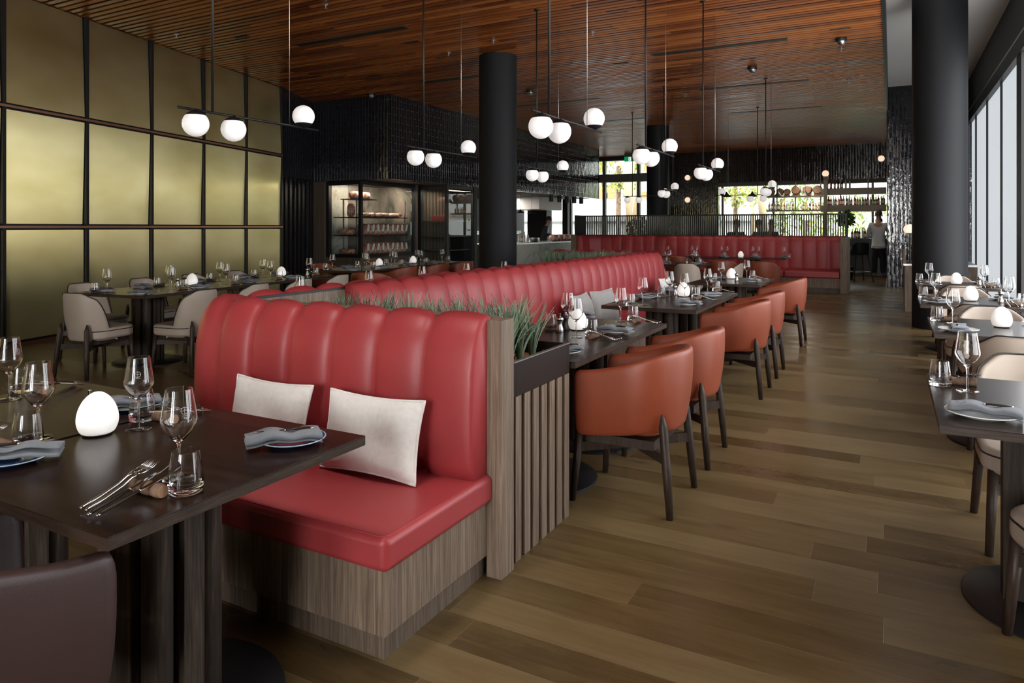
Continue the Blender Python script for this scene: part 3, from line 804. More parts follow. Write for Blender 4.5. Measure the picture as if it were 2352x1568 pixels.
# ------------------------------------------------------------------ tableware prototypes
def wine_proto():
    t = thing('wine_glass', 'x', 'glass')
    zb = .098
    outer = [(.005, zb - .006), (.0085, zb), (.021, zb + .0125), (.0345, zb + .030), (.0425, zb + .044), (.0450, zb + .0515), (.0444, zb + .060), (.0405, zb + .088), (.0330, zb + .138)]
    inner = [(r - .0011, z) for r, z in outer[::-1]][:-2] + [(.009, zb + .0045), (0, zb + .002)]
    MB().lathe([(0, zb - .006)] + outer + inner, 40).build('bowl', 'glass', t)
    em = MB()
    def on(dx, dz): z = zb + .088 + dz; r = .0405 - dz * .145 + .0003; return (r * math.cos(dx / r), r * math.sin(dx / r), z)
    em.tube([on(.0088 * math.cos(q * PI / 12), .0088 * math.sin(q * PI / 12)) for q in range(25)], .00035, 5)
    em.tube([on(0, -.0085 + .0017 * q) for q in range(11)], .0003, 5); em.tube([on(-.0085 + .0017 * q, 0) for q in range(11)], .0003, 5); em.tube([on(-.008 + .0016 * q, -.0125) for q in range(11)], .0003, 5)
    em.build('etched_emblem', 'plate', t)
    MB().lathe([(0, .0062), (.0042, .0062), (.0034, .02), (.0032, .06), (.0036, .082), (.005, zb - .0062), (0, zb - .0062)], 16).build('stem', 'glass', t)
    MB().lathe([(0, 0), (.0385, 0), (.040, .0008), (.0385, .0018), (.022, .0028), (.009, .0045), (.0043, .006), (0, .006)], 40).build('foot', 'glass', t)
    return t
def tumbler_proto():
    t = thing('water_tumbler', 'x', 'glass')
    o = [(0, 0), (.036, 0), (.0405, .003), (.0418, .012), (.0412, .032), (.0375, .070), (.0325, .103)]
    i = [(.0312, .103), (.0362, .069), (.0395, .034), (.0385, .022), (.034, .0165), (0, .0145)]
    o2 = MB().lathe(o + i, 40).build('tumbler_body', 'glass', t)
    return t
def plate_proto(name, r, m1, m2, label):
    t = thing(name, label, 'plate')
    MB().lathe([(0, .0), (r * .55, 0), (r * .60, .004), (r * .97, .0155), (r, .018), (r * .985, .0185), (r * .6, .0085), (r * .5, .0065), (0, .0065)], 44).build('plate_body', m1, t)
    MB().lathe([(r * .965, .0182), (r * 1.004, .0172), (r * 1.006, .019), (r * .985, .0200), (r * .965, .0194)], 44, cap=False).build('rim', m2, t)
    return t
def napkin_proto():
    t = thing('folded_napkin', 'x', 'napkin')
    # a cloth folded over itself: one ribbon section, swept along its length with a soft sag
    w = .041
    sec = [(-w, 0), (w * .9, .001)]
    for k in range(5):
        a = -PI / 2 + PI * k / 4; sec.append((w + .006 * math.cos(a), .007 + .006 * math.sin(a)))
    sec.append((-w * .8, .014))
    for k in range(5):
        a = PI * 1.5 - PI * k / 4; sec.append((-w * .85 + .006 * math.cos(a), .020 + .006 * math.sin(a)))
    sec.append((w * .82, .0275))
    pts2 = sec; n = len(pts2); off = []
    for k in range(n):
        a, b = pts2[max(0, k - 1)], pts2[min(n - 1, k + 1)]
        dx, dz = b[0] - a[0], b[1] - a[1]; l = math.hypot(dx, dz) or 1; off.append((pts2[k][0] - dz / l * .0045, pts2[k][1] + dx / l * .0045))
    loop = pts2 + off[::-1]
    rows = []
    N = 17; L = .215
    for j in range(N):
        u = 2 * j / (N - 1) - 1
        sag = -.008 * max(0, abs(u) - .45) / .55 + .002 * math.sin(7 * u)
        wid = 1 + .12 * u * u + .04 * math.sin(5 * u + 1); lift = .62 + .3 * abs(math.sin(2.2 * u + .5))
        rows.append([(x * wid + .004 * math.sin(4 * u), u * L / 2 + .004 * math.sin(30 * x), z * lift + sag + .012) for x, z in loop])
    MB().grid(rows, True, True, True).build('cloth', 'nap', t)
    return t
def knife_proto(name, L, lab):
    t = thing(name, lab, 'knife')
    MB().tube([(0, 0, 0), (0, .008, .001), (0, L * .25, .002), (0, L * .47, .0005), (0, L * .48, 0)], [.003, .0065, .0068, .005, .003], 10, flat=.62).build('handle', 'handle', t)
    MB().prism([(-.0045, L * .48), (.0045, L * .48), (.0075, L * .62), (.007, L * .86), (.001, L), (-.003, L * .93), (-.0048, L * .8)], -.0008, .0010).build('blade', 'steel', t)
    MB().tube([(0, L * .465, 0), (0, L * .487, 0)], .0052, 10, flat=.8).build('bolster', 'steel', t)
    MB().tube([(0, -.004, 0), (0, .004, 0)], [.004, .0055], 10, flat=.7).build('end_cap', 'steel', t)
    return t
def fork_proto():
    t = thing('dinner_fork', 'x', 'fork')
    L = .205
    MB().tube([(0, 0, 0), (0, .006, 0), (0, .05, .001), (0, .10, .004), (0, .128, .010), (0, .142, .011)], [.003, .0062, .0055, .0036, .0034, .006], 10, flat=.5).build('fork_handle', 'steel', t)
    head = MB().grid([[(x * s, y, z + .0012 * e) for x, e in ((-1, 0), (-.5, -1), (.5, -1), (1, 0), (.5, 1.2), (-.5, 1.2))] for y, z, s in ((.136, .0115, .004), (.146, .011, .0105), (.158, .0095, .0118), (.166, .009, .0118))], True, True, True)
    for i in range(4):
        x = -.0102 + i * .0068
        head.tube([(x, .163, .009), (x, .182, .0102), (x * .96, L, .0155)], [.0018, .0016, .0007], 6)
    head.build('tines', 'steel', t)
    return t
def log_proto():
    t = thing('log_rest', 'x', 'cutlery rest')
    prof = [(.0165 + .0012 * math.sin(k * 2.1), -.055 + .11 * k / 8) for k in range(9)]
    MB().lathe([(0, -.055)] + prof + [(0, .055)], 18, TR(0, 0, .0165) @ RY(PI / 2)).build('bark', 'bark', t)
    for s in (-1, 1):
        MB().lathe([(0, .0552), (.0150, .0552), (.0152, .0562), (0, .0566)], 18, TR(0, 0, .0165) @ RY(s * PI / 2)).build('cut_face', 'cut', t)
    return t
def egg_proto():
    t = thing('egg_lamp', 'x', 'lamp')
    pr = [(.042, .006), (.050, .012), (.0575, .030), (.060, .048), (.0575, .070), (.0505, .092), (.039, .112), (.026, .1255), (.013, .1335), (0, .136)]
    fine = []
    for i in range(len(pr) - 1):
        a, b, c, d = (V((*pr[max(0, min(len(pr) - 1, i + o))], 0)) for o in (-1, 0, 1, 2))
        for q in range(4):
            u = q / 4; p = .5 * ((2 * b) + (c - a) * u + (2 * a - 5 * b + 4 * c - d) * u * u + (3 * b - a - 3 * c + d) * u ** 3); fine.append((max(0, p.x), p.y))
    fine.append(pr[-1])
    MB().lathe(fine, 56).build('lamp_shade', 'egg', t)
    MB().lathe([(0, 0), (.041, 0), (.043, .002), (.043, .006), (0, .006)], 32).build('base', 'black', t)
    return t
def mill_proto(name, m1, m2, lab):
    t = thing(name, lab, 'mill')
    MB().lathe([(0, 0), (.022, 0), (.0235, .004), (.022, .022), (.0155, .040), (.0125, .052), (.0150, .066), (.0165, .070), (0, .070)], 24).build('mill_body', m1, t)
    MB().lathe([(0, .0705), (.018, .0705), (.0225, .078), (.0225, .086), (.018, .094), (.006, .098), (0, .098)], 24).build('mill_head', m1 if m1 == 'black' else m2, t)
    MB().lathe([(0, .0982), (.0045, .0982), (.005, .112), (.0062, .114), (.006, .117), (0, .118)], 14).build('knob', m2, t)
    return t
WG, TU = wine_proto(), tumbler_proto()
PW, PB = plate_proto('side_plate', .092, 'plate', 'plate', 'x'), plate_proto('side_plate', .098, 'blue', 'bluerim', 'x')
PR = plate_proto('side_plate', .112, 'plate', 'plate', 'x')
NA, KB, KS, FO, LO, EG = napkin_proto(), knife_proto('butter_knife', .165, 'x'), knife_proto('steak_knife', .225, 'x'), fork_proto(), log_proto(), egg_proto()
MI, MS = mill_proto('pepper_mill', 'black', 'steel', 'x'), mill_proto('salt_mill', 'bsteel', 'steel', 'x')
rs = random.Random(3)
def cl(s):
    return s
def setting(x, y, a, where, items='pnkwtlFfKS', plate=None, jit=1, pcol='white', top=TZ, nr=None, wr=None):
    """a: heading the diner faces (0 = +Y); x, y: the table edge in front of the diner"""
    ca, sa = math.cos(a), math.sin(a)
    def P(u, v): return x + u * ca - v * sa, y + u * sa + v * ca
    j = lambda s=.012: rs.uniform(-s, s) * jit
    G = None
    pu, pv = -.265 + j(), .155 + j()
    if 'p' in items: put(plate or PW, (*P(pu, pv), top), 0, ('blue glazed' if plate is PB else 'round white') + ' side plate at ' + where)
    na = rs.uniform(-.5, .5) + (.0 if rs.random() < .6 else 1.2)
    if nr is not None: na = nr
    if 'n' in items: put(NA, (*P(pu + j(), pv + j() + (.024 if plate is PB else 0)), top + (.0065 if 'p' in items else -.008)), a + na, 'folded grey linen napkin at ' + where)
    if 'k' in items:
        px, py = P(pu + j(), pv + (.024 if plate is PB else 0)); q = a + na + rs.uniform(-.2, .2)
        put(KB, (px + .08 * math.sin(q), py - .08 * math.cos(q), top + .0445), q, 'butter knife lying across the napkin at ' + where)
    if 'w' in items: put(WG, (*P(.265 + j(), .30 + j()), top + .0008), wr if wr is not None else rs.random() * 6, 'stemmed wine glass at ' + where)
    if 't' in items: put(TU, (*P(.355 + j(), .235 + j()), top + .0008), rs.random() * 6, 'water tumbler at ' + where)
    if 'l' in items: put(LO, (*P(.285 + j(.005), .195 + j(.008)), top), a + j(.08), 'small log cutlery rest at ' + where)
    for c, pr, u, lab in (('F', FO, .245, 'outer dinner fork'), ('f', FO, .268, 'inner dinner fork'), ('K', KS, .297, 'outer steak knife'), ('S', KS, .320, 'inner steak knife')):
        if c in items:
            L = .15 if pr is FO else .165
            o = put(pr, (*P(u, .043 + j(.006)), top + .008), 0, lab + ' on the log at ' + where)
            o.rotation_euler = (math.atan2(.030, L), 0, a + .10 + j(.05))
def egg(x, y, where): put(EG, (x, y, TZ), 0, 'glowing white egg lamp on ' + where)
def mills(x, y, where, both=True, da=0):
    put(MS, (x, y, TZ), 0, 'steel salt mill on ' + where)
    if both: put(MI, (x + .05 * math.sin(da), y + .05 * math.cos(da) + .03, TZ), 0, 'black pepper mill on ' + where)

ALL = 'pnkwtlFfKS'; MID = 'pnwtlFK'; FAR = 'pnwtlFK'
# foreground pair
setting(-1.90, .905, 0, 'the open side of the foreground table', 'pnkwtlFfKS', PB, nr=-.73)
setting(-1.885, 1.728, PI, 'the bench side of the foreground table', 'pnkwtlFfK', PB, nr=-.72)
setting(-2.62, .91, 0, 'the open side of the second foreground table', 'wtlFf')
setting(-2.70, 1.752, PI, 'the bench side of the second foreground table', ALL, PB, nr=-.6)
egg(-2.225, 1.335, 'the joint of the two foreground tables')
put(MI, (-2.352, 1.385, TZ), 0, 'black pepper mill behind the egg lamp on the foreground table')
# banquette tables
for i, (y, w) in enumerate(((3.60, 'first'), (4.40, 'second'), (6.15, 'third'), (6.98, 'fourth'))):
    setting(-1.358, y, PI / 2, 'the ' + w + ' aisle seat', ALL if i < 2 else MID + 'f')
    yy = (3.50, 4.42, 5.98, 6.85)[i]
    setting(-2.152, yy, -PI / 2, 'the ' + w + ' long-banquette seat', 'pnwtlFK')
egg(-1.77, 4.150, 'the second banquette table'); mills(-1.83, 4.01, 'the second banquette table')
egg(-1.735, 6.62, 'the fourth banquette table'); mills(-1.84, 6.70, 'the fourth banquette table', True, .8)
setting(-1.325, 9.00, PI / 2, 'the aisle seat of the lone far table', MID)
setting(-2.115, 8.95, -PI / 2, 'the banquette seat of the lone far table', 'pnwtlF')
egg(-1.795, 9.18, 'the lone far table'); mills(-1.66, 8.80, 'the lone far table', False)
setting(-3.30, 12.13, 0, 'the near side of the small far table', 'pnwtl'); setting(-3.30, 12.97, PI, 'the far side of the small far table', 'pnwt')
setting(-2.88, 12.55, PI / 2, 'the aisle side of the small far table', 'pnwt'); mills(-3.22, 12.5, 'the small far table')
for i, x in enumerate((-2.25, -2.90, -3.55, -4.20)):
    w = ('first', 'second', 'third', 'fourth')[i]
    setting(x, 15.42, 0, 'the ' + w + ' near seat before the far banquette', 'pnwtl'); setting(x, 16.02, PI, 'the ' + w + ' bench seat of the far banquette', 'pnwt')
egg(-2.88, 15.75, 'the far banquette table')
# window tables
for (y0, y1, x0, w) in WT:
    near = w == 'first'
    y0, y1 = (y0 + y1) / 2 - .465, (y0 + y1) / 2 + .465
    setting(x0 + .395, y0 + .03, 0, 'the near seat of the ' + w + ' window table', 'pnkwtlFK', PR); setting(x0 + .395, y1 - .02, PI, 'the far seat of the ' + w + ' window table', 'pnwtlFfK', PR, wr=-1.75 if near else None)
    if not near: egg(x0 + .405, (y0 + y1) / 2 + .06, 'the ' + w + ' window table'); mills(x0 + .62, (y0 + y1) / 2, 'the ' + w + ' window table', False)
# brass wall table: four a side
for i, w in enumerate(('first', 'second', 'third', 'fourth')):
    x, y = LP(-.015, .36 + .76 * i); setting(x, y, PI / 2 + LA, 'the ' + w + ' room-side seat by the brass wall', 'pnwtlFK')
    x, y = LP(-.985, .42 + .76 * i); setting(x, y, -PI / 2 + LA, 'the ' + w + ' wall-side seat by the brass wall', 'pnwtlF')
x, y = LP(-.5, .015); setting(x, y, LA, 'the head seat of the brass wall table', 'pnF')
egg(-6.96, 5.25, 'the near half of the brass wall table'); egg(-7.12, 6.72, 'the far half of the brass wall table'); mills(-6.95, 5.06, 'the near half of the brass wall table'); mills(-6.98, 7.05, 'the far half of the brass wall table')
for i, w in enumerate(('first', 'second', 'third', 'fourth')):
    x, y = L2(-.015, .40 + .80 * i); setting(x, y, PI / 2 + LB, 'the ' + w + ' room-side seat by the meat cabinet', 'pnwtlF')
    x, y = L2(-.885, .45 + .80 * i); setting(x, y, -PI / 2 + LB, 'the ' + w + ' cabinet-side seat by the meat cabinet', 'pnwt')
x, y = L2(-.48, 1.25); egg(x, y, 'the near half of the meat cabinet table'); x, y = L2(-.48, 2.3); egg(x, y, 'the far half of the meat cabinet table')
# only their tops show over the red banquettes
for (u, v, w) in ((690, 634, 'first'), (848, 621, 'second'), (970, 611, 'third'), (1072, 605, 'fourth'), (1158, 600, 'fifth')):
    x, y = at(u, v, .976); put(WG, (x, y, TZ), 0, w + ' wine glass peeping over the red banquette tops from the brass wall')

# ------------------------------------------------------------------ pendant lamps
def pend_proto():
    t = thing('pendant_lamp', 'x', 'pendant lamp')
    zb = -2.01
    MB().tube([(0, -.25, zb), (0, .95, zb)], .0085, 10).build('bar', 'black', t)
    MB().tube([(0, 0, zb), (0, 0, 0)], .0085, 10).build('rod', 'black', t)
    MB().tube([(0, .66, zb), (0, .66, 0)], .0025, 6).build('cable', 'bsteel', t)
    MB().lathe([(.035, -.012), (.035, 0)], 20).build('ceiling_rose', 'black', t)
    pr = []
    for k in range(15):
        a = -PI / 2 + k * (PI / 2 + .72) / 14; pr.append((.081 * math.cos(a) if k else 0, .081 * math.sin(a)))
    pr.append((0, pr[-1][1]))
    cap = [(pr[-2][0], .054), (pr[-2][0] * .93, .062), (pr[-2][0] * .6, .075), (.02, .082), (.012, .09), (0, .09)]
    for y, up in ((-.125, 0), (.165, 0), (.80, 1)):
        T = TR(0, y, zb + .088) @ RX(PI) if up else TR(0, y, zb - .088)
        g = MB().lathe(pr, 36, T).build('globe', 'globe', t)
        MB().lathe([(0, .0535)] + cap, 30, T).build('globe_cap', 'black', g)
    return t
PEN = pend_proto()
for (x, y, a, lab) in ((-3.87, 3.07, 0, 'triple-globe pendant hanging before the brass wall'), (-3.90, 5.44, 0, 'triple-globe pendant between brass wall and round column'), (-3.95, 7.95, 0, 'triple-globe pendant just past the near round column'),
                       (-3.92, 13.47, 0, 'small pendant against the far round column'), (-2.00, 4.21, 0, 'triple-globe pendant over the second banquette table'), (-2.01, 6.32, 0, 'triple-globe pendant over the third banquette table'),
                       (-2.02, 8.62, 0, 'triple-globe pendant over the lone far table'), (-2.05, 13.65, 0, 'pendant hanging before the bar shelves and barrels'), (-2.71, 16.85, PI / 2, 'pendant with crosswise bar before the bar window'), (-5.5, 16.25, -PI / 2, 'pendant with crosswise bar before the street window')):
    put(PEN, (x, y, CZ), a, lab)
# ------------------------------------------------------------------ ageing cabinet with hung beef
CX, CY = -10.02, 11.68
cab = thing('display_cabinet', 'black framed glass cabinet of aged beef on the corner by the brass wall', 'cabinet')
MB().box(-11.12, CX - .01, CY + .01, 13.62, 0, .735).build('cabinet_base', 'oakd', cab)
MB().box(-11.12, -10.93, CY - .01, CY + .1, 0, 2.40).build('side_panel', 'oakd', cab)
MB().box(CX - .12, CX + .01, 13.60, 13.74, 0, 2.40).build('side_panel', 'oakd', cab)
f = MB()
for a, b2 in (((-10.93, CY), (CX, CY)), ((CX, CY), (CX, 13.60))):
    for z0, z1 in ((.735, .80), (2.31, 2.39)):
        f.box(min(a[0], b2[0]) - .03, max(a[0], b2[0]) + .03, min(a[1], b2[1]) - .03, max(a[1], b2[1]) + .03, z0, z1) if False else None
        if a[1] == b2[1]: f.box(a[0], b2[0] + .03, a[1] - .03, a[1] + .03, z0, z1)
        else: f.box(a[0] - .03, a[0] + .03, a[1] + .03, b2[1], z0, z1)
for x, y in ((-10.93, CY), (CX, CY), (CX, 13.57)): f.box(x - .035, x + .035, y - .035, y + .035, .735, 2.39)
f.build('metal_frame', 'black', cab)
MB().box(-10.90, CX - .04, CY - .004, CY + .004, .80, 2.31).build('glass_pane', 'pane', cab)
MB().box(CX - .004, CX + .004, CY + .04, 13.53, .80, 2.31).build('glass_pane', 'pane', cab)
MB().box(-11.1, -11.06, CY + .03, 12.45, .74, 2.40).build('rear_lining', 'marblel', cab)
MB().box(-11.1, -11.06, 12.45, 13.6, .74, 2.40).build('rear_lining', 'marble', cab)
MB().box(-11.06, CX - .03, 13.55, 13.6, .74, 2.40).build('end_lining', 'marble', cab)
MB().box(-11.06, CX - .03, CY + .03, 13.55, 2.36, 2.40).build('cabinet_ceiling', 'dark', cab)
for z, x0, x1, y1 in ((2.02, -10.7, -10.25, 12.5), (1.62, -10.9, -10.10, 13.45), (1.22, -10.9, -10.10, 13.45), (.80, -10.9, -10.08, 13.5)):
    MB().box(x0, x1, CY + .12, y1, z - .02, z).build('rack_shelf', 'black', cab)
for x, y in ((-10.7, 11.9), (-10.32, 11.9), (-10.7, 13.4), (-10.15, 13.4)):
    MB().box(x - .012, x + .012, y - .012, y + .012, .8, 2.0).build('rack_post', 'bsteel', cab)
def meat_mesh(seed, lx, ly, lz):
    r = random.Random(seed); n, m2 = 20, 12; rows = []
    ph = [r.uniform(0, 6) for _ in range(6)]
    for i in range(n):
        u = i / (n - 1) * 2 - 1; q = (max(0, 1 - abs(u) ** 3.2)) ** .5 + .02
        row = []
        for k in range(m2):
            t = 2 * PI * k / m2; c, s = math.cos(t), math.sin(t)
            rr = 1 + .10 * math.sin(3 * t + ph[0] + 4 * u) + .07 * math.sin(9 * u + ph[1]) + .05 * math.sin(5 * t + 13 * u + ph[2])
            row.append((lx / 2 * abs(c) ** .7 * (1 if c > 0 else -1) * q * rr, ly / 2 * u, lz / 2 + lz / 2 * abs(s) ** .7 * (1 if s > 0 else -1) * q * min(rr, 1.05)))
        rows.append(row)
    return rows
ribs = []
def rib(seed, lx, ly, lz, loc, label, tagged, rz=0):
    t = thing('cut_of_beef', label, 'meat', loc, rz)
    MB().grid(meat_mesh(seed, lx, ly, lz), True, True, True).build('flesh', 'meat', t)
    if tagged:
        tw = thing('x')
        bpy.data.objects.remove(tw)
        MB().prism([(-.034, -.075), (.034, -.075), (.034, .06), (.012, .085), (-.012, .085), (-.034, .06)], -.002, .002, TR(lx / 2 * 1.12 + .012, 0, lz * .62) @ RX(random.uniform(-.3, .3)) @ RZ(PI / 2) @ RX(PI / 2)).build('paper_tag', 'tag', t)
    return t
for row, z in (('middle', 1.22), ('bottom', .80)):
    for i in range(9):
        rib(i + int(z * 50), .26, .175, .25, (-10.25, 12.02 + i * .172, z), ('first', 'second', 'third', 'fourth', 'fifth', 'sixth', 'seventh', 'eighth', 'ninth')[i] + ' tagged rib of beef on the ' + row + ' cabinet shelf from the corner', True)
for i, (y, w) in enumerate(((12.15, 'first'), (12.62, 'second'), (13.1, 'third'))):
    rib(40 + i, .30, .46, .10, (-10.25, y, 1.62), w + ' pale side of beef on the upper long cabinet shelf', False)
rib(50, .25, .25, .17, (-10.45, 12.0, 2.02), 'lumpy cut of beef on the highest short shelf', False); rib(51, .2, .3, .16, (-10.42, 12.28, 2.02), 'dark cut of beef beside the lumpy one on the highest shelf', False)
rib(52, .40, .2, .14, (-10.62, 11.92, 1.22), 'shank of beef lying behind the side pane of the cabinet', False); rib(53, .38, .22, .12, (-10.6, 11.93, .80), 'shank of beef low behind the side pane of the cabinet', False)
rib(54, .16, .16, .30, (-10.55, 11.98, 1.62), 'upright ham behind the side pane of the cabinet', False)

cb2 = thing('display_cabinet', 'tall dark glass cabinet of bottles beside the aged beef', 'cabinet')
D2X, D2Y = -9.24, 13.82
f = MB()
for x, y in ((-10.0, D2Y), (D2X, D2Y), (D2X, 15.0), (D2X, 14.98)): f.box(x - .035, x + .035, y - .035, y + .035, 0, 2.39)
for z in (.0, 2.31): f.box(-10, D2X, D2Y - .03, D2Y + .03, z, z + .08); f.box(D2X - .03, D2X + .03, D2Y, 15.05, z, z + .08)
f.build('metal_frame', 'black', cb2)
MB().box(-9.97, D2X - .03, D2Y - .004, D2Y + .004, .08, 2.31).build('glass_pane', 'pane', cb2)
MB().box(D2X - .004, D2X + .004, D2Y + .03, 14.95, .08, 2.31).build('glass_pane', 'pane', cb2)
MB().box(-10.02, -9.99, D2Y, 15.1, 0, 2.39).build('rear_lining', 'oakd', cb2)
for z in (.55, .85, 1.18, 1.55): MB().box(-9.97, D2X - .04, D2Y + .04, 15, z - .02, z).build('rack_shelf', 'bronze', cb2)
for i in range(8): MB().box(-9.98, -9.97, D2Y + .08 + i * .14, D2Y + .09 + i * .14, 0, 2.39).build('lining_seam', 'bronze', cb2)
tag(MB().box(-9.75, -9.30, 13.92, 14.12, 1.55, 1.66).build('red_box', 'red', None, .01), 'red box on the top shelf of the bottle cabinet', 'box')

# ------------------------------------------------------------------ bottles
def bottle_proto(k):
    t = thing('bottle', 'x', 'bottle')
    h = (.29, .31, .27)[k % 3]; r = (.036, .034, .042)[k % 3]
    MB().lathe([(0, 0), (r, 0), (r, h * .58), (r * .75, h * .68), (.013, h * .78), (.0125, h * .94), (0, h * .94)], 14).build('bottle_body', BOT[k], t)
    MB().lathe([(r * 1.01, h * .15), (r * 1.01, h * .45)], 14, cap=False).build('label', 'label', t)
    MB().lathe([(0, h * .9405), (.0145, h * .9405), (.0145, h), (0, h)], 10).build('cap', 'black', t)
    return t
BP = [bottle_proto(k) for k in range(6)]
CN = ('amber', 'black', 'green', 'red', 'clear', 'honey-coloured')
ORD = 'first second third fourth fifth sixth seventh eighth ninth tenth eleventh twelfth thirteenth fourteenth fifteenth sixteenth seventeenth eighteenth nineteenth twentieth twenty-first twenty-second twenty-third twenty-fourth'.split()
rb = random.Random(11)
def bottles(n, x0, x1, y, z, where, ks=None):
    for i in range(n):
        k = (ks[i % len(ks)] if ks else rb.randrange(6)); s = rb.uniform(.85, 1.05)
        put(BP[k], (x0 + (x1 - x0) * i / max(1, n - 1) + rb.uniform(-.01, .01), y + rb.uniform(-.03, .03), z), 0, CN[k] + ' bottle, ' + ORD[i] + ' in the row on ' + where, 'bottles on ' + where, scale=(s, s, s))

# ------------------------------------------------------------------ the bar
bar = thing('bar_counter', 'black bar counter at the end of the aisle', 'counter')
MB().box(-4.2, -.12, 22.5, 23.2, 0, 1.03).build('counter_front', 'black', bar)
MB().box(-4.25, -.11, 22.42, 23.25, 1.03, 1.075).build('counter_top', 'black', bar)
sh = thing('bar_shelving', 'bronze bar shelves hung before the bright far window', 'shelf')
YS = 24.2
a = onY(1886, 446, YS); b2 = onY(2037, 431, YS)
zs1 = a[2]; zt1 = onY(1960, 432, YS)[2]; zt2 = onY(1960, 471, YS)[2]; zb2 = onY(1960, 484, YS)[2]
XL = onY(1886, 440, YS)[0]; XR = -.14
MB().box(XL, XR, YS - .15, YS + .15, zt1 - .20, zt1).build('deep_shelf', 'bronze', sh); MB().box(XL, XR, YS - .15, YS + .15, zt2 - .20, zt2).build('deep_shelf', 'bronze', sh)
YL = 25.2
z3 = onY(1825, 450, YL)[2]; z4 = onY(1825, 482, YL)[2]; x3 = onY(1762, 450, YL)[0]; x4 = onY(1892, 450, YL)[0]
MB().box(x3, x4, YL - .18, YL + .18, z3 - .05, z3).build('thin_shelf', 'bronze', sh); MB().box(x3, x4, YL - .18, YL + .18, z4 - .05, z4).build('thin_shelf', 'bronze', sh)
for x in (x3 + .3, (x3 + x4) / 2, x4 - .1): MB().box(x - .02, x + .02, YL + .12, YL + .16, z4 - .05, 2.95).build('hanger', 'bronze', sh)
for x in (XL + .55, XR - .5): MB().box(x - .02, x + .02, YS + .1, YS + .14, zt2 - .2, 2.95 if x < -1 else 2.95).build('hanger', 'bronze', sh)
pl = thing('globe_post', 'bronze post topped with a warm globe rising at the bar', 'lamp', onY(1896, 545, 24.0)[:2] + (0,))
zt = onY(1896, 405, 24.0)[2]
MB().box(-.055, .055, -.04, .04, 0, zt).build('post', 'bronze', pl)
MB().lathe([(0, -.09), (.06, -.085)] + [(.10 * math.cos(-.9 + i * (.9 + PI / 2) / 10), .10 * math.sin(-.9 + i * (.9 + PI / 2) / 10) + .0) for i in range(10)] + [(0, .10)], 24, TR(0, 0, zt + .09)).build('globe', 'warm', pl)
bottles(22, onY(1903, 470, YS)[0], XR - .06, YS - .08, zt2, 'the lower bronze bar shelf')
bottles(7, onY(1901, 430, YS)[0], onY(1952, 430, YS)[0], YS - .08, zt1, 'the upper bronze bar shelf', (3, 3, 3, 1, 1, 4, 4))
bottles(9, onY(1768, 482, YL)[0], onY(1822, 482, YL)[0], YL - .05, z4, 'the thin lower shelf by the palms', (0, 1, 5, 2, 5, 0, 4, 4, 0))
bottles(6, onY(1846, 482, YL)[0], onY(1882, 482, YL)[0], YL - .05, z4, 'the thin lower shelf by the globe post', (0, 5, 1, 0, 5, 0))
bottles(7, onY(1958, 547, 22.8)[0], onY(1992, 547, 22.8)[0], 22.85, 1.075, 'the bar counter', (2, 3, 0, 1, 4, 3, 0))
BAR = thing('barrel', 'x', 'barrel')
MB().lathe([(0, -.17), (.115, -.17), (.118, -.175), (.128, -.17), (.145, -.08), (.150, 0), (.145, .08), (.128, .17), (.118, .175), (.115, .17), (0, .17)], 24, RX(PI / 2)).build('barrel_body', 'barrel', BAR)
for y in (-.14, -.07, .07, .14):
    r = .150 - abs(y) ** 2 * .9 + .001
    o = MB().lathe([(r, -.01), (r + .003, -.01), (r + .003, .01), (r, .01)], 24, TR(0, y, 0) @ RX(PI / 2), cap=False).build('hoop', 'black', BAR)
for s in (-1, 1): MB().box(-.11, .11, s * .1 - .02, s * .1 + .02, -.19, -.12).build('cradle', 'barrel', BAR)
for i, u in enumerate((1771, 1792, 1808, 1829, 1855, 1878)):
    x = onY(u, 440, YL)[0]; s = (.85, .8, .75, 1, 1, 1)[i]
    put(BAR, (x, YL, z3 + .19 * s), 0, ORD[i] + ' small oak barrel from the palms on the barrel shelf', 'barrels', scale=(s, s, s))

# cone lamps over bar and kitchen
CONE = thing('cone_pendant', 'x', 'pendant lamp')
MB().lathe([(.165, 0), (.15, .012), (.09, .05), (.045, .10), (.02, .15), (.012, .165), (.011, .165), (.04, .10), (.085, .047), (.145, .008), (.162, -.002), (.165, 0)], 24, cap=False).build('cone_shade', 'black', CONE)
MB().lathe([(0, .012), (.028, .02), (.032, .045), (0, .07)], 12).build('bulb', 'warm', CONE)
MB().tube([(0, 0, .16), (0, 0, 1.1)], .004, 6).build('cable', 'black', CONE)
for i, (u, v) in enumerate(((1669, 452), (1728, 451), (1787, 451), (1850, 450))):
    put(CONE, onY(u, v, 23.2), 0, ORD[i] + ' black cone pendant in front of the bar window from the wall')
for i, (u, v) in enumerate(((1195, 489), (1221, 491))):
    put(CONE, onX(u, v, -9.65), 0, ORD[i] + ' black cone pendant over the kitchen pass from the round column', scale=(1, 1, .62))
HL = thing('heat_lamp', 'x', 'lamp')
MB().lathe([(.07, 0), (.075, .0), (.075, .20), (0, .20)], 20, cap=False).build('lamp_housing', 'black', HL)
MB().lathe([(0, .05), (.04, .06), (.05, .1), (0, .14)], 12).build('bulb', 'plate', HL)
for i, u in enumerate((1266, 1285, 1302, 1319, 1335)):
    x, y, z = onX(u, 455, -9.45); put(HL, (x, y, 2.20), 0, ORD[i] + ' black heat lamp under the kitchen soffit from the round column')

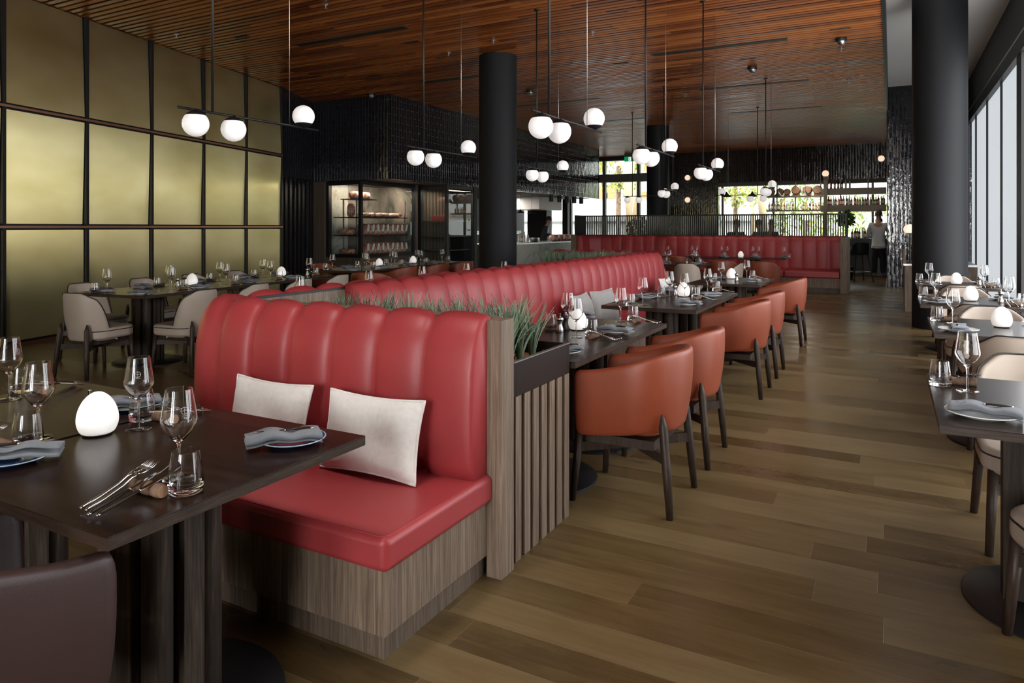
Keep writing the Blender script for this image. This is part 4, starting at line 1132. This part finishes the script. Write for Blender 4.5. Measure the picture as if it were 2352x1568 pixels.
# wall globes
for i, (u, v) in enumerate(((1579, 408), (1579, 459), (2024, 364), (2024, 436))):
    x, y, z = onY(u, v, 25.9)
    t = thing('wall_globe', ('upper globe lamp on the far tiled wall beside the round column', 'lower globe lamp on the far tiled wall beside the round column', 'upper globe lamp at the aisle end of the far tiled wall', 'lower globe lamp beside the bar shelf ends')[i], 'lamp', (x, y, z))
    MB().lathe([(0, -.10), (.06, -.085), (.092, -.04), (.10, 0), (.092, .04), (.075, .07), (0, .07)], 24, RX(PI / 2) @ TR(0, 0, 0)).build('globe', 'warm', t)
    MB().lathe([(.07, 0), (.07, .03)], 20, TR(0, .105, 0) @ RX(PI / 2)).build('mount_plate', 'black', t)

# ------------------------------------------------------------------ kitchen pass
kc = thing('kitchen_counter', 'marble-fronted kitchen pass under the tiled hood', 'counter')
MB().box(-10.2, -9.35, 15.6, 22.9, 0, .90).build('counter_front', 'marble', kc)
MB().box(-10.25, -9.30, 15.55, 22.95, .90, .935).build('counter_top', 'bsteel', kc)
hood = thing('extractor_hood', 'pale steel extractor hood in the kitchen', 'hood')
MB().box(-11.9, -10.15, 20.6, 22.4, 1.98, 2.40).build('hood_body', 'white2', hood); MB().box(-11.85, -10.2, 20.65, 22.35, 1.975, 1.98).build('hood_filter', 'bsteel', hood)
ps = thing('pass_shelf', 'lit steel shelf standing on the kitchen pass', 'shelf')
MB().box(-10.1, -9.6, 15.7, 18.3, 1.22, 1.29).build('shelf_board', 'bsteel', ps)
for y in (15.8, 18.25): MB().box(-10.0, -9.9, y - .04, y + .04, .936, 1.22).build('shelf_leg', 'bsteel', ps)
MB().box(-9.65, -9.62, 15.75, 18.2, 1.205, 1.218).build('strip_light', 'signw', ps)
a, b2 = onY(1211, 500, 24.0), onY(1255, 500, 24.0)
tag(MB().box(a[0], b2[0], 24.0, 24.5, 0, 2.39).build('cold_cupboard', 'dark', None, .01), 'tall black cupboard behind the chef in the kitchen', 'cupboard')
a = onY(1300, 500, 24.6)
tag(MB().box(a[0] - .11, a[0] + .11, 24.5, 24.7, 0, CZ).build('kitchen_post', 'dark', None, .005), 'slim black post between the kitchen window panes', 'post')
for i in range(4):
    o = MB().lathe([(0, 0), (.10, 0), (.16, .02), (.162, .025), (0, .012)], 24).build('dinner_plate', 'plate'); o.location = (-9.75, 17.0, .936 + i * .018); tag(o, ('lowest', 'second', 'third', 'topmost')[i] + ' pale plate of the stack on the kitchen pass', 'plate')
o = MB().lathe([(0, 0), (.20, 0), (.21, .01), (.21, .13), (.2, .13), (.195, .015), (0, .015)], 28).build('steel_pot', 'bsteel'); o.location = (-9.75, 19.35, .936); tag(o, 'wide steel pot on the kitchen pass', 'pot')
for i in range(4):
    y = 20.6 + .45 * i
    o = MB().grid(meat_mesh(70 + i, .3, .34, .22), True, True, True).build('cut_of_beef', 'meat'); o.location = (-9.62, y, .936); tag(o, ORD[i] + ' joint of meat displayed on the kitchen pass from the pot', 'meat')
bottles(4, -9.9, -9.6, 18.7, .936, 'the kitchen pass', (4, 0, 4, 4))

# ------------------------------------------------------------------ service station by the tiled pier
sv = thing('service_station', 'pale oak service station between round column and tiled pier', 'cabinet')
MB().box(.19, 1.2, 13.3, 14.7, 0, .76).build('cabinet_body', 'oak', sv, .003)
MB().box(.17, 1.2, 13.28, 14.7, .76, .79).build('cabinet_top', 'bsteel', sv)
MB().box(.17, .20, 13.28, 14.7, .79, 1.0).build('raised_edge', 'oak', sv)
MB().box(.30, 1.2, 13.275, 13.3, .42, .424).build('drawer_gap', 'black', sv)
tl = thing('table_lamp', 'slim bronze lamp with a warm dome globe on the service station', 'lamp', onY(2090, 592, 13.75)[:2] + (.79,))
MB().lathe([(.05, 0), (.05, .012), (.014, .014), (.014, .50), (.05, .505), (0, .51)], 20).build('lamp_stem', 'bronze', tl)
MB().lathe([(0, .505), (.07, .507), (.095, .54), (.10, .575), (.085, .62), (.05, .648), (0, .658)], 28).build('lamp_shade', 'warm', tl)
bw = MB().lathe([(0, 0), (.05, 0), (.09, .05), (.093, .055), (.086, .05), (.045, .008), (0, .008)], 24).build('bowl', 'plate'); bw.location = (.42, 13.6, .79); tag(bw, 'white bowl beside the lamp on the service station', 'bowl')

# bar stool by the end post
bs = thing('bar_stool', 'tall grey bar stool standing behind the end of the far banquette', 'stool', (-.74, 20.1, 0), .5)
rows, e = ushell(.21, .22, .08, lambda s: 1.0 - .12 * sm(.3, 1, s), lambda s: .70, .03, .02, 31)
MB().grid(rows, True, True, True).build('back_shell', 'colm', bs); MB().prism(rbox(-.19, .19, -.18, .19, 0, 0, .08), .69, .76).build('seat', 'colm', bs, .02)
for sx in (-1, 1):
    for sy in (-1, 1): MB().tube([(sx * .25, sy * .25, 0), (sx * .15, sy * .14, .70)], [.012, .018], 10).build('leg', 'leg', bs)
MB().tube([(-.215, -.21, .25), (.215, -.21, .25), (.215, .21, .25), (-.215, .21, .25), (-.215, -.21, .25)], .008, 8).build('footrest', 'bsteel', bs)

# ------------------------------------------------------------------ people
def skinned(name, verts, edges, rad, mat, parent=None, sub=2):
    me = bpy.data.meshes.new(name); me.from_pydata(verts, edges, []); o = bpy.data.objects.new(name, me); COL.objects.link(o)
    me.materials.append(MT[mat])
    o.modifiers.new('skin', 'SKIN')
    if not me.skin_vertices:
        pass
    for i, sv2 in enumerate(me.skin_vertices[0].data):
        r = rad[i]; sv2.radius = r if isinstance(r, tuple) else (r, r); sv2.use_root = (i == 0)
    md = o.modifiers.new('sub', 'SUBSURF'); md.levels = sub; md.render_levels = sub
    for p in me.polygons: p.use_smooth = True
    o.modifiers['skin'].use_smooth_shade = True
    if parent: o.parent = parent
    return o
def person(loc, rz, label, cloth, hairm='hair', lean=0., sit=False, arms='down', legs='navy', s=1.0):
    """a body laid out as a skeleton, faces -Y before turning"""
    hip = .92 if not sit else .50
    def L(y, z):                                 # bend forward (towards -y) above the hip
        d = z - hip
        return y - math.sin(lean) * d, hip + math.cos(lean) * d
    vs, ed, rd = [], [], []
    def a(x, y, z, r, par=None, bent=True):
        if bent and z > hip: y, z = L(y, z)
        vs.append((x, y, z)); rd.append(r)
        if par is not None: ed.append((par, len(vs) - 1))
        return len(vs) - 1
    U = hip
    p = a(0, 0, U, (.15, .11)); w = a(0, 0, U + .18, (.135, .10), p); ch = a(0, .01, U + .36, (.155, .115), w); ne = a(0, .01, U + .52, (.06, .06), ch); nk = a(0, -.005, U + .575, (.052, .055), ne)
    hd = a(0, -.02, U + .66, (.072, .09), nk); a(0, -.02, U + .75, (.075, .092), hd)
    for sx in (-1, 1):
        sh2 = a(sx * .18, .01, U + .46, .058, ch)
        if arms == 'down': el = a(sx * .235, .02, U + .17, .043, sh2); wr = a(sx * .23, -.05, U - .07, .03, el); hv = (0, -.02, -.09)
        else: el = a(sx * .25, -.06, U + .20, .043, sh2); wr = a(sx * .17, -.30, U + .16, .03, el); hv = (-sx * .03, -.09, 0)
        pm = a(vs[wr][0] + hv[0], vs[wr][1] + hv[1], vs[wr][2] + hv[2], .034, wr, False)
        q = vs[pm]
        for k in range(5):
            o2 = (k - 1.5) * .018
            a(q[0] + hv[0] * .8 + (o2 if k < 4 else -sx * .045), q[1] + hv[1] * .8, q[2] + hv[2] * (.8 if k < 4 else .25) + (o2 if arms != 'down' and k < 4 else 0), .009, pm, False)
    for sx in (-1, 1):
        if sit:
            kn = a(sx * .12, -.42, .50, .065, p, False); an = a(sx * .12, -.44, .10, .042, kn, False)
        else:
            kn = a(sx * .10, -.01, .50, .062, p, False); an = a(sx * .10, .02, .09, .042, kn, False)
        a(sx * .11, vs[an][1] - .16, .04, .035, an, False)
    t = thing('person', label, 'person', loc, rz); t.scale = (s, s, s)
    skinned('body', vs, ed, rd, 'skin', t)
    # clothes follow the same joints, a little fuller
    cv, ce, cr = [], [], []
    idx = {}
    def cp(i, g, par=None):
        cv.append(vs[i]); r = rd[i]; r = r if isinstance(r, tuple) else (r, r); cr.append((r[0] + g, r[1] + g)); idx[i] = len(cv) - 1
        if par is not None: ce.append((idx[par], idx[i]))
    cp(0, .022); cp(1, .02, 0); cp(2, .02, 1); cv.append(tuple(V(vs[2]).lerp(V(vs[3]), .85))); cr.append((.075, .07)); ce.append((2, 3))
    cv.append((0, 0, U - .10)); cr.append((.178, .14)); ce.append((0, len(cv) - 1))
    for base_i in (7, 7 + 9):
        cp(base_i, .016, 2); cp(base_i + 1, .014, base_i)
        cv.append(tuple(V(vs[base_i + 1]).lerp(V(vs[base_i + 2]), .8))); cr.append((.04, .04)); ce.append((idx[base_i + 1], len(cv) - 1))
    skinned('shirt', cv, ce, cr, cloth, t)
    cv, ce, cr, idx = [], [], [], {}
    cp(0, .016); cv[0] = (0, 0, U - .03)
    for base_i in (25, 28): cp(base_i, .016, 0); cp(base_i + 1, .02, base_i)
    skinned('trousers', cv, ce, cr, legs, t)
    hc = V(L(-.02, U + .735)); 
    hx = MB(); rr = []
    for i in range(9):
        ph = i / 8 * PI * .62
        rr.append([(.088 * math.sin(ph) * math.cos(q2 * PI / 8), hc[0] + .012 + .106 * math.sin(ph) * math.sin(q2 * PI / 8), hc[1] + .012 + .112 * math.cos(ph)) for q2 in range(16)])
    hx.grid(rr, True, True); hx.build('hair', hairm, t)
    fz = V(L(-.02, U + .70)); fy = fz[0] - .092
    for sx in (-1, 1):
        MB().lathe([(0, -.009), (.009, 0), (0, .009)], 8, TR(sx * .031, fy + .004, fz[1] + .015)).build('eye', 'black', t)
        MB().lathe([(0, -.03), (.014, -.01), (.016, .012), (0, .03)], 8, TR(sx * .083, fz[0] + .005, fz[1])).build('ear', 'skin', t)
    MB().lathe([(0, -.004), (.013, 0), (.007, .025), (0, .035)], 8, TR(0, fy - .006, fz[1] - .02)).build('nose', 'skin', t)
    MB().box(-.022, .022, fy - .004, fy + .01, fz[1] - .048, fz[1] - .041).build('mouth', 'red', t)
    return t
x, y, _ = onY(2018, 520, 22.05); person((x, y, 0), PI, 'person in a pale shirt seen from behind at the bar', 'shirt', 'bronze', .05, False, 'front', 'navy', 1.06)
x, y, _ = onY(1992, 520, 24.8); person((x, y, 0), PI / 2, 'person in dark blue bending behind the bar counter', 'teal', 'hair', .45, False, 'front')
x, y, _ = onX(1247, 505, -10.75); person((x, y, 0), PI / 2 + .3, 'chef in black looking down at the kitchen pass', 'navy', 'hair', .28, False, 'front', 'navy', 1.02)
for i, (u, Y, rz, lab, c) in enumerate(((1690, 19.4, .4, 'person in black seated behind the screen by the bar window', 'navy'), (1748, 19.9, -.5, 'person in blue seated behind the middle of the screen', 'teal'), (1768, 20.6, 2.8, 'light-haired person seated behind the screen', 'navy'))):
    x, y, _ = onY(u, 530, Y)
    person((x, y, .26), rz, lab, c, ('hair', 'hair', 'barrel')[i], .12, True, 'front')
    t = thing('lounge_stool', 'dark stool under the ' + lab, 'stool', (x, y, 0), rz)
    MB().prism(rbox(-.22, .22, -.2, .2, 0, 0, .06), .56, .63).build('seat', 'colm', t)
    for sx in (-1, 1):
        for sy in (-1, 1): MB().tube([(sx * .2, sy * .18, 0), (sx * .17, sy * .15, .56)], .015, 8).build('leg', 'leg', t)

# ------------------------------------------------------------------ plants beyond the screen and outdoors
def bush(name, label, loc, r, h, mat, n, leaf=.06, stem=True, cat='plant', pot=None, seed=1):
    t = thing(name, label, cat, loc); rn = random.Random(seed); m = MB()
    z0 = h - r
    for i in range(n):
        d = V((rn.gauss(0, 1), rn.gauss(0, 1), rn.gauss(0, 1))).normalized() * r * rn.uniform(.55, 1); c = d + V((0, 0, z0))
        T = TR(*c) @ RZ(rn.random() * 6.3) @ RX(rn.uniform(-1.2, 1.2))
        l = leaf * rn.uniform(.6, 1.3)
        m.add([(0, -l, 0), (l * .4, 0, l * .12), (0, l, 0), (-l * .4, 0, l * .12)], [(0, 1, 2, 3)], False, T)
    m.build('foliage', mat, t)
    if stem: MB().tube([(0, 0, .3 if pot else 0), (.03, .02, z0)], r * .08 + .01, 8).build('stem', 'bark', t)
    if pot: MB().lathe([(0, 0), (.16, 0), (.2, .34), (.18, .34), (.0, .30)], 20).build('pot', pot, t)
    return t
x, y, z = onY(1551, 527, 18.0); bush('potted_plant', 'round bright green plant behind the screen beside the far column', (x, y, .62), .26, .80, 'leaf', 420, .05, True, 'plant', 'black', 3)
tag(MB().prism(rbox(x - .24, x + .28, y - .2, y + .22, 0, 0, .03), 0, .615).build('low_sideboard', 'oakd', None, .01), 'dark low sideboard under the bright green plant', 'sideboard')
x, y, z = onY(1470, 522, 21.0); bush('potted_plant', 'dark bushy plant behind the screen before the street window', (x, y, 0), .42, 1.75, 'hair', 420, .09, True, 'plant', 'black', 4)
x, y, z = onY(1943, 495, 20.8); bush('potted_plant', 'green rubber plant showing over the end of the screen', (x, y, 0), .24, 1.86, 'leaf', 220, .10, True, 'plant', 'black', 5)
def palm(label, loc, h, n, seed, fr=1.0):
    t = thing('palm_tree', label, 'tree', loc); rn = random.Random(seed)
    MB().tube([(0, 0, 0), (.05, 0, h * .5), (.02, 0, h)], [.09, .07, .06], 10).build('trunk', 'tan', t)
    m = MB()
    for i in range(n):
        a = rn.random() * 6.3; up = rn.uniform(.1, .9); L = fr * rn.uniform(.8, 1.2)
        pts = [V((math.cos(a) * L * k / 7, math.sin(a) * L * k / 7, h + up * L * (k / 7) - 1.1 * L * (k / 7) ** 2)) for k in range(8)]
        pd = V((-math.sin(a), math.cos(a), 0))
        for k in range(1, 7):
            for s in (-1, 1):
                p = pts[k]; q = p + pd * s * .30 * fr * (1 - k / 9) + V((math.cos(a) * .12, math.sin(a) * .12, -.08)); d = (pts[k + 1] - p) * .28
                m.add([p, p + d, q], [(0, 1, 2)])
        m.tube(pts, [.012 * (1 - k / 9) for k in range(8)], 5)
    m.build('fronds', 'palm', t)
    return t
x, y, z = onY(1727, 450, 31); palm('slim palm outside the bar window beneath a cone lamp', (x, y, -.12), 3.1, 16, 1)
x, y, z = onY(1744, 455, 32); palm('second slim palm outside the bar window', (x, y, -.12), 3.0, 16, 2)
x, y, z = onY(1688, 435, 34); bush('tree', 'yellow-green leafy tree outside at the edge of the bar window', (x, y, -.12), 1.1, 4.6, 'palm', 420, .16, True, 'tree', None, 7)
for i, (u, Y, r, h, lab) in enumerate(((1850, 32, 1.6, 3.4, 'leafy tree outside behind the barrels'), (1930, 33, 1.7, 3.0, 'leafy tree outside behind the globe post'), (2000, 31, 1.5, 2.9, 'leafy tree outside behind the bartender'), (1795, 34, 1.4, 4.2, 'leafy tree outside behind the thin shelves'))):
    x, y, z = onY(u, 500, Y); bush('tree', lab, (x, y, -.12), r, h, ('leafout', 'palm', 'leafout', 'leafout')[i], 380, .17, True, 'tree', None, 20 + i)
x, y, z = onY(1372, 372, 36); bush('tree', 'pale leafy tree outside the street window', (x + 1.2, y, -.12), 1.6, 6.4, 'palm', 700, .18, True, 'tree', None, 30)

# ------------------------------------------------------------------ things in the ceiling
VE = thing('ceiling_vent', 'x', 'vent')
MB().box(-1.02, 1.02, -.065, .065, -.006, .03).build('vent_frame', 'bronze', VE); MB().box(-1.0, 1.0, -.05, -.008, -.010, -.006).build('slot', 'black', VE); MB().box(-1.0, 1.0, .008, .05, -.010, -.006).build('slot', 'black', VE)
for x, y, lab in ((-6.89, 7.78, 'long black slot vent in the slats above the wall-side tables'), (-2.35, 10.95, 'long slot vent in the slats over the aisle tables, the nearer'), (-2.37, 14.18, 'long slot vent in the slats halfway to the bar'), (-2.39, 17.44, 'long slot vent in the slats near the bar end'), (-6.85, 10.95, 'slot vent in the slats behind the near round column'), (-6.5, 14.1, 'slot vent in the slats by the kitchen hood'), (-6.5, 17.2, 'slot vent in the slats near the far round column')):
    put(VE, (x, y, CZ), 0, lab)
DL = thing('ceiling_downlight', 'x', 'light')
MB().box(-.13, .13, -.035, .035, -.004, .02).build('light_trim', 'black', DL); MB().box(-.11, .11, -.02, .02, -.007, -.004).build('lens', 'bronze', DL)
for i, (u, v) in enumerate(((1930, 66), (1718, 136), (1426, 146), (946, 98), (557, 85), (860, 174), (1860, 238), (1720, 280))):
    x, y = at(u, v, CZ); put(DL, (x, y, CZ), 0, ORD[i] + ' little black slot light in the slatted ceiling')
SP = thing('ceiling_sprinkler', 'x', 'sprinkler')
MB().lathe([(.035, 0), (.035, .01)], 16, TR(0, 0, -.012)).build('plate', 'bsteel', SP); MB().lathe([(.008, -.05), (.008, -.012)], 8).build('nozzle', 'bsteel', SP); MB().lathe([(.022, -.055), (.022, -.051)], 12).build('deflector', 'bsteel', SP)
for i, (u, v) in enumerate(((405, 78), (1360, 73), (1133, 92), (1932, 110), (1950, 183), (1965, 235), (1575, 216), (1030, 121), (748, 10))):
    x, y = at(u, v, CZ); put(SP, (x, y, CZ), 0, ORD[i] + ' small sprinkler head under the slatted ceiling', 'sprinklers')
DC = thing('ceiling_camera', 'x', 'camera')
MB().lathe([(.075, -.045), (.08, -.03), (.08, 0)], 24).build('housing', 'black', DC)
MB().lathe([(0, -.105), (.025, -.10), (.048, -.08), (.058, -.0455), (0, -.0455)], 20).build('dome', 'bsteel', DC)
for i, (u, v, lab) in enumerate(((1932, 88, 'black dome camera in the ceiling nearest the aisle edge'), (1728, 154, 'black dome camera in the ceiling over the middle row'), (1217, 207, 'black dome camera in the ceiling beside the near column'))):
    x, y = at(u, v, CZ); put(DC, (x, y, CZ), 0, lab)
put(DC, (-9.45, 11.35, CZ), 0, 'black dome camera at the corner of the tiled hood')
ES = thing('exit_sign', 'green exit sign hanging before the street window', 'sign', onY(1445, 365, 25.2))
MB().box(-.19, .19, 0, .05, -.09, .09).build('sign_box', 'green', ES)
MB().box(-.19, .19, -.004, .052, .088, .20).build('sign_bracket', 'grey', ES)
m = MB()
m.box(-.02, .07, -.006, -.001, -.07, .07); m.build('door_symbol', 'signw', ES)
m = MB().lathe([(0, -.014), (.014, 0), (0, .014)], 10, TR(.022, -.008, .045)); m.tube([(.02, -.008, .03), (.015, -.008, -.015), (-.005, -.008, -.06)], .008, 6); m.tube([(.015, -.008, -.015), (.04, -.008, -.035), (.045, -.008, -.06)], .007, 6); m.tube([(-.012, -.008, .015), (.02, -.008, .025), (.05, -.008, .0)], .006, 6)
m.build('running_figure', 'green', ES)

# ------------------------------------------------------------------ light
W = bpy.data.worlds.new('daylight'); S.world = W; W.use_nodes = True
bg = W.node_tree.nodes['Background']; bg.inputs[0].default_value = (.86, .93, 1, 1); bg.inputs[1].default_value = 4.5
def lamp(name, kind, loc, e, col=(1, 1, 1), size=.1, rot=(0, 0, 0), sy=None):
    l = bpy.data.lights.new(name, kind); l.energy = e; l.color = col
    if kind == 'AREA':
        l.size = size
        if sy: l.shape = 'RECTANGLE'; l.size_y = sy
    elif kind == 'SUN': l.angle = .01
    else: l.shadow_soft_size = size
    o = bpy.data.objects.new(name, l); COL.objects.link(o); o.location = loc; o.rotation_euler = rot
    return o
sun = lamp('sun', 'SUN', (20, -20, 40), 7.0, (1, .95, .88)); sun.rotation_euler = V((.35, -.75, .85)).to_track_quat('Z', 'Y').to_euler()
lamp('cabinet_light', 'AREA', (-10.40, 12.6, 2.34), 42, (1, .85, .68), .5, (0, .25, 0), 1.6)
lamp('cabinet_light', 'AREA', (-9.6, 14.4, 2.28), 8, (1, .85, .68), .3, (0, 0, 0), .8)
lamp('kitchen_fill', 'AREA', (-11.2, 18.5, 2.36), 90, (1, .95, .88), .6, (0, 0, 0), 4)  # fill light added to lift the dark kitchen
for i, (x, y, e) in enumerate(((-.6, 21.2, 60), (-2.0, 15.0, 70), (-4.2, 15.2, 70), (-6.0, 14.0, 50), (-8.3, 11.2, 30))):
    lamp('fill_spot', 'SPOT', (x, y, CZ - .02), e, (1, .88, .72), .04).data.spot_size = 1.5  # added fill spots that brighten the bar and the far seating
o = lamp('fill_spot', 'SPOT', (-1.9, 1.1, CZ - .05), 250, (1, .95, .9), .3); o.data.spot_size = 1.0; o.data.spot_blend = .9  # extra spot added and aimed to brighten the near red bench
o.rotation_euler = V((-2.15 + 1.9, 2.0 - 1.1, .4 - 4.1)).to_track_quat('-Z', 'Y').to_euler()
lamp('bar_fill', 'AREA', (-2.5, 24.0, 2.9), 70, (1, .9, .75), .5, (0, 0, 0), 3)  # fill light added to brighten the bar

S.view_settings.view_transform = 'Standard'; S.view_settings.look = 'None'; S.view_settings.gamma = 1; S.view_settings.use_curve_mapping = False
S.view_settings.exposure = 0.08
cy = S.cycles
cy.max_bounces = 10; cy.diffuse_bounces = 4; cy.glossy_bounces = 5; cy.transmission_bounces = 9; cy.transparent_max_bounces = 16
cy.caustics_reflective = False; cy.caustics_refractive = True; cy.use_adaptive_sampling = True; cy.adaptive_threshold = .02
cy.sample_clamp_indirect = 6
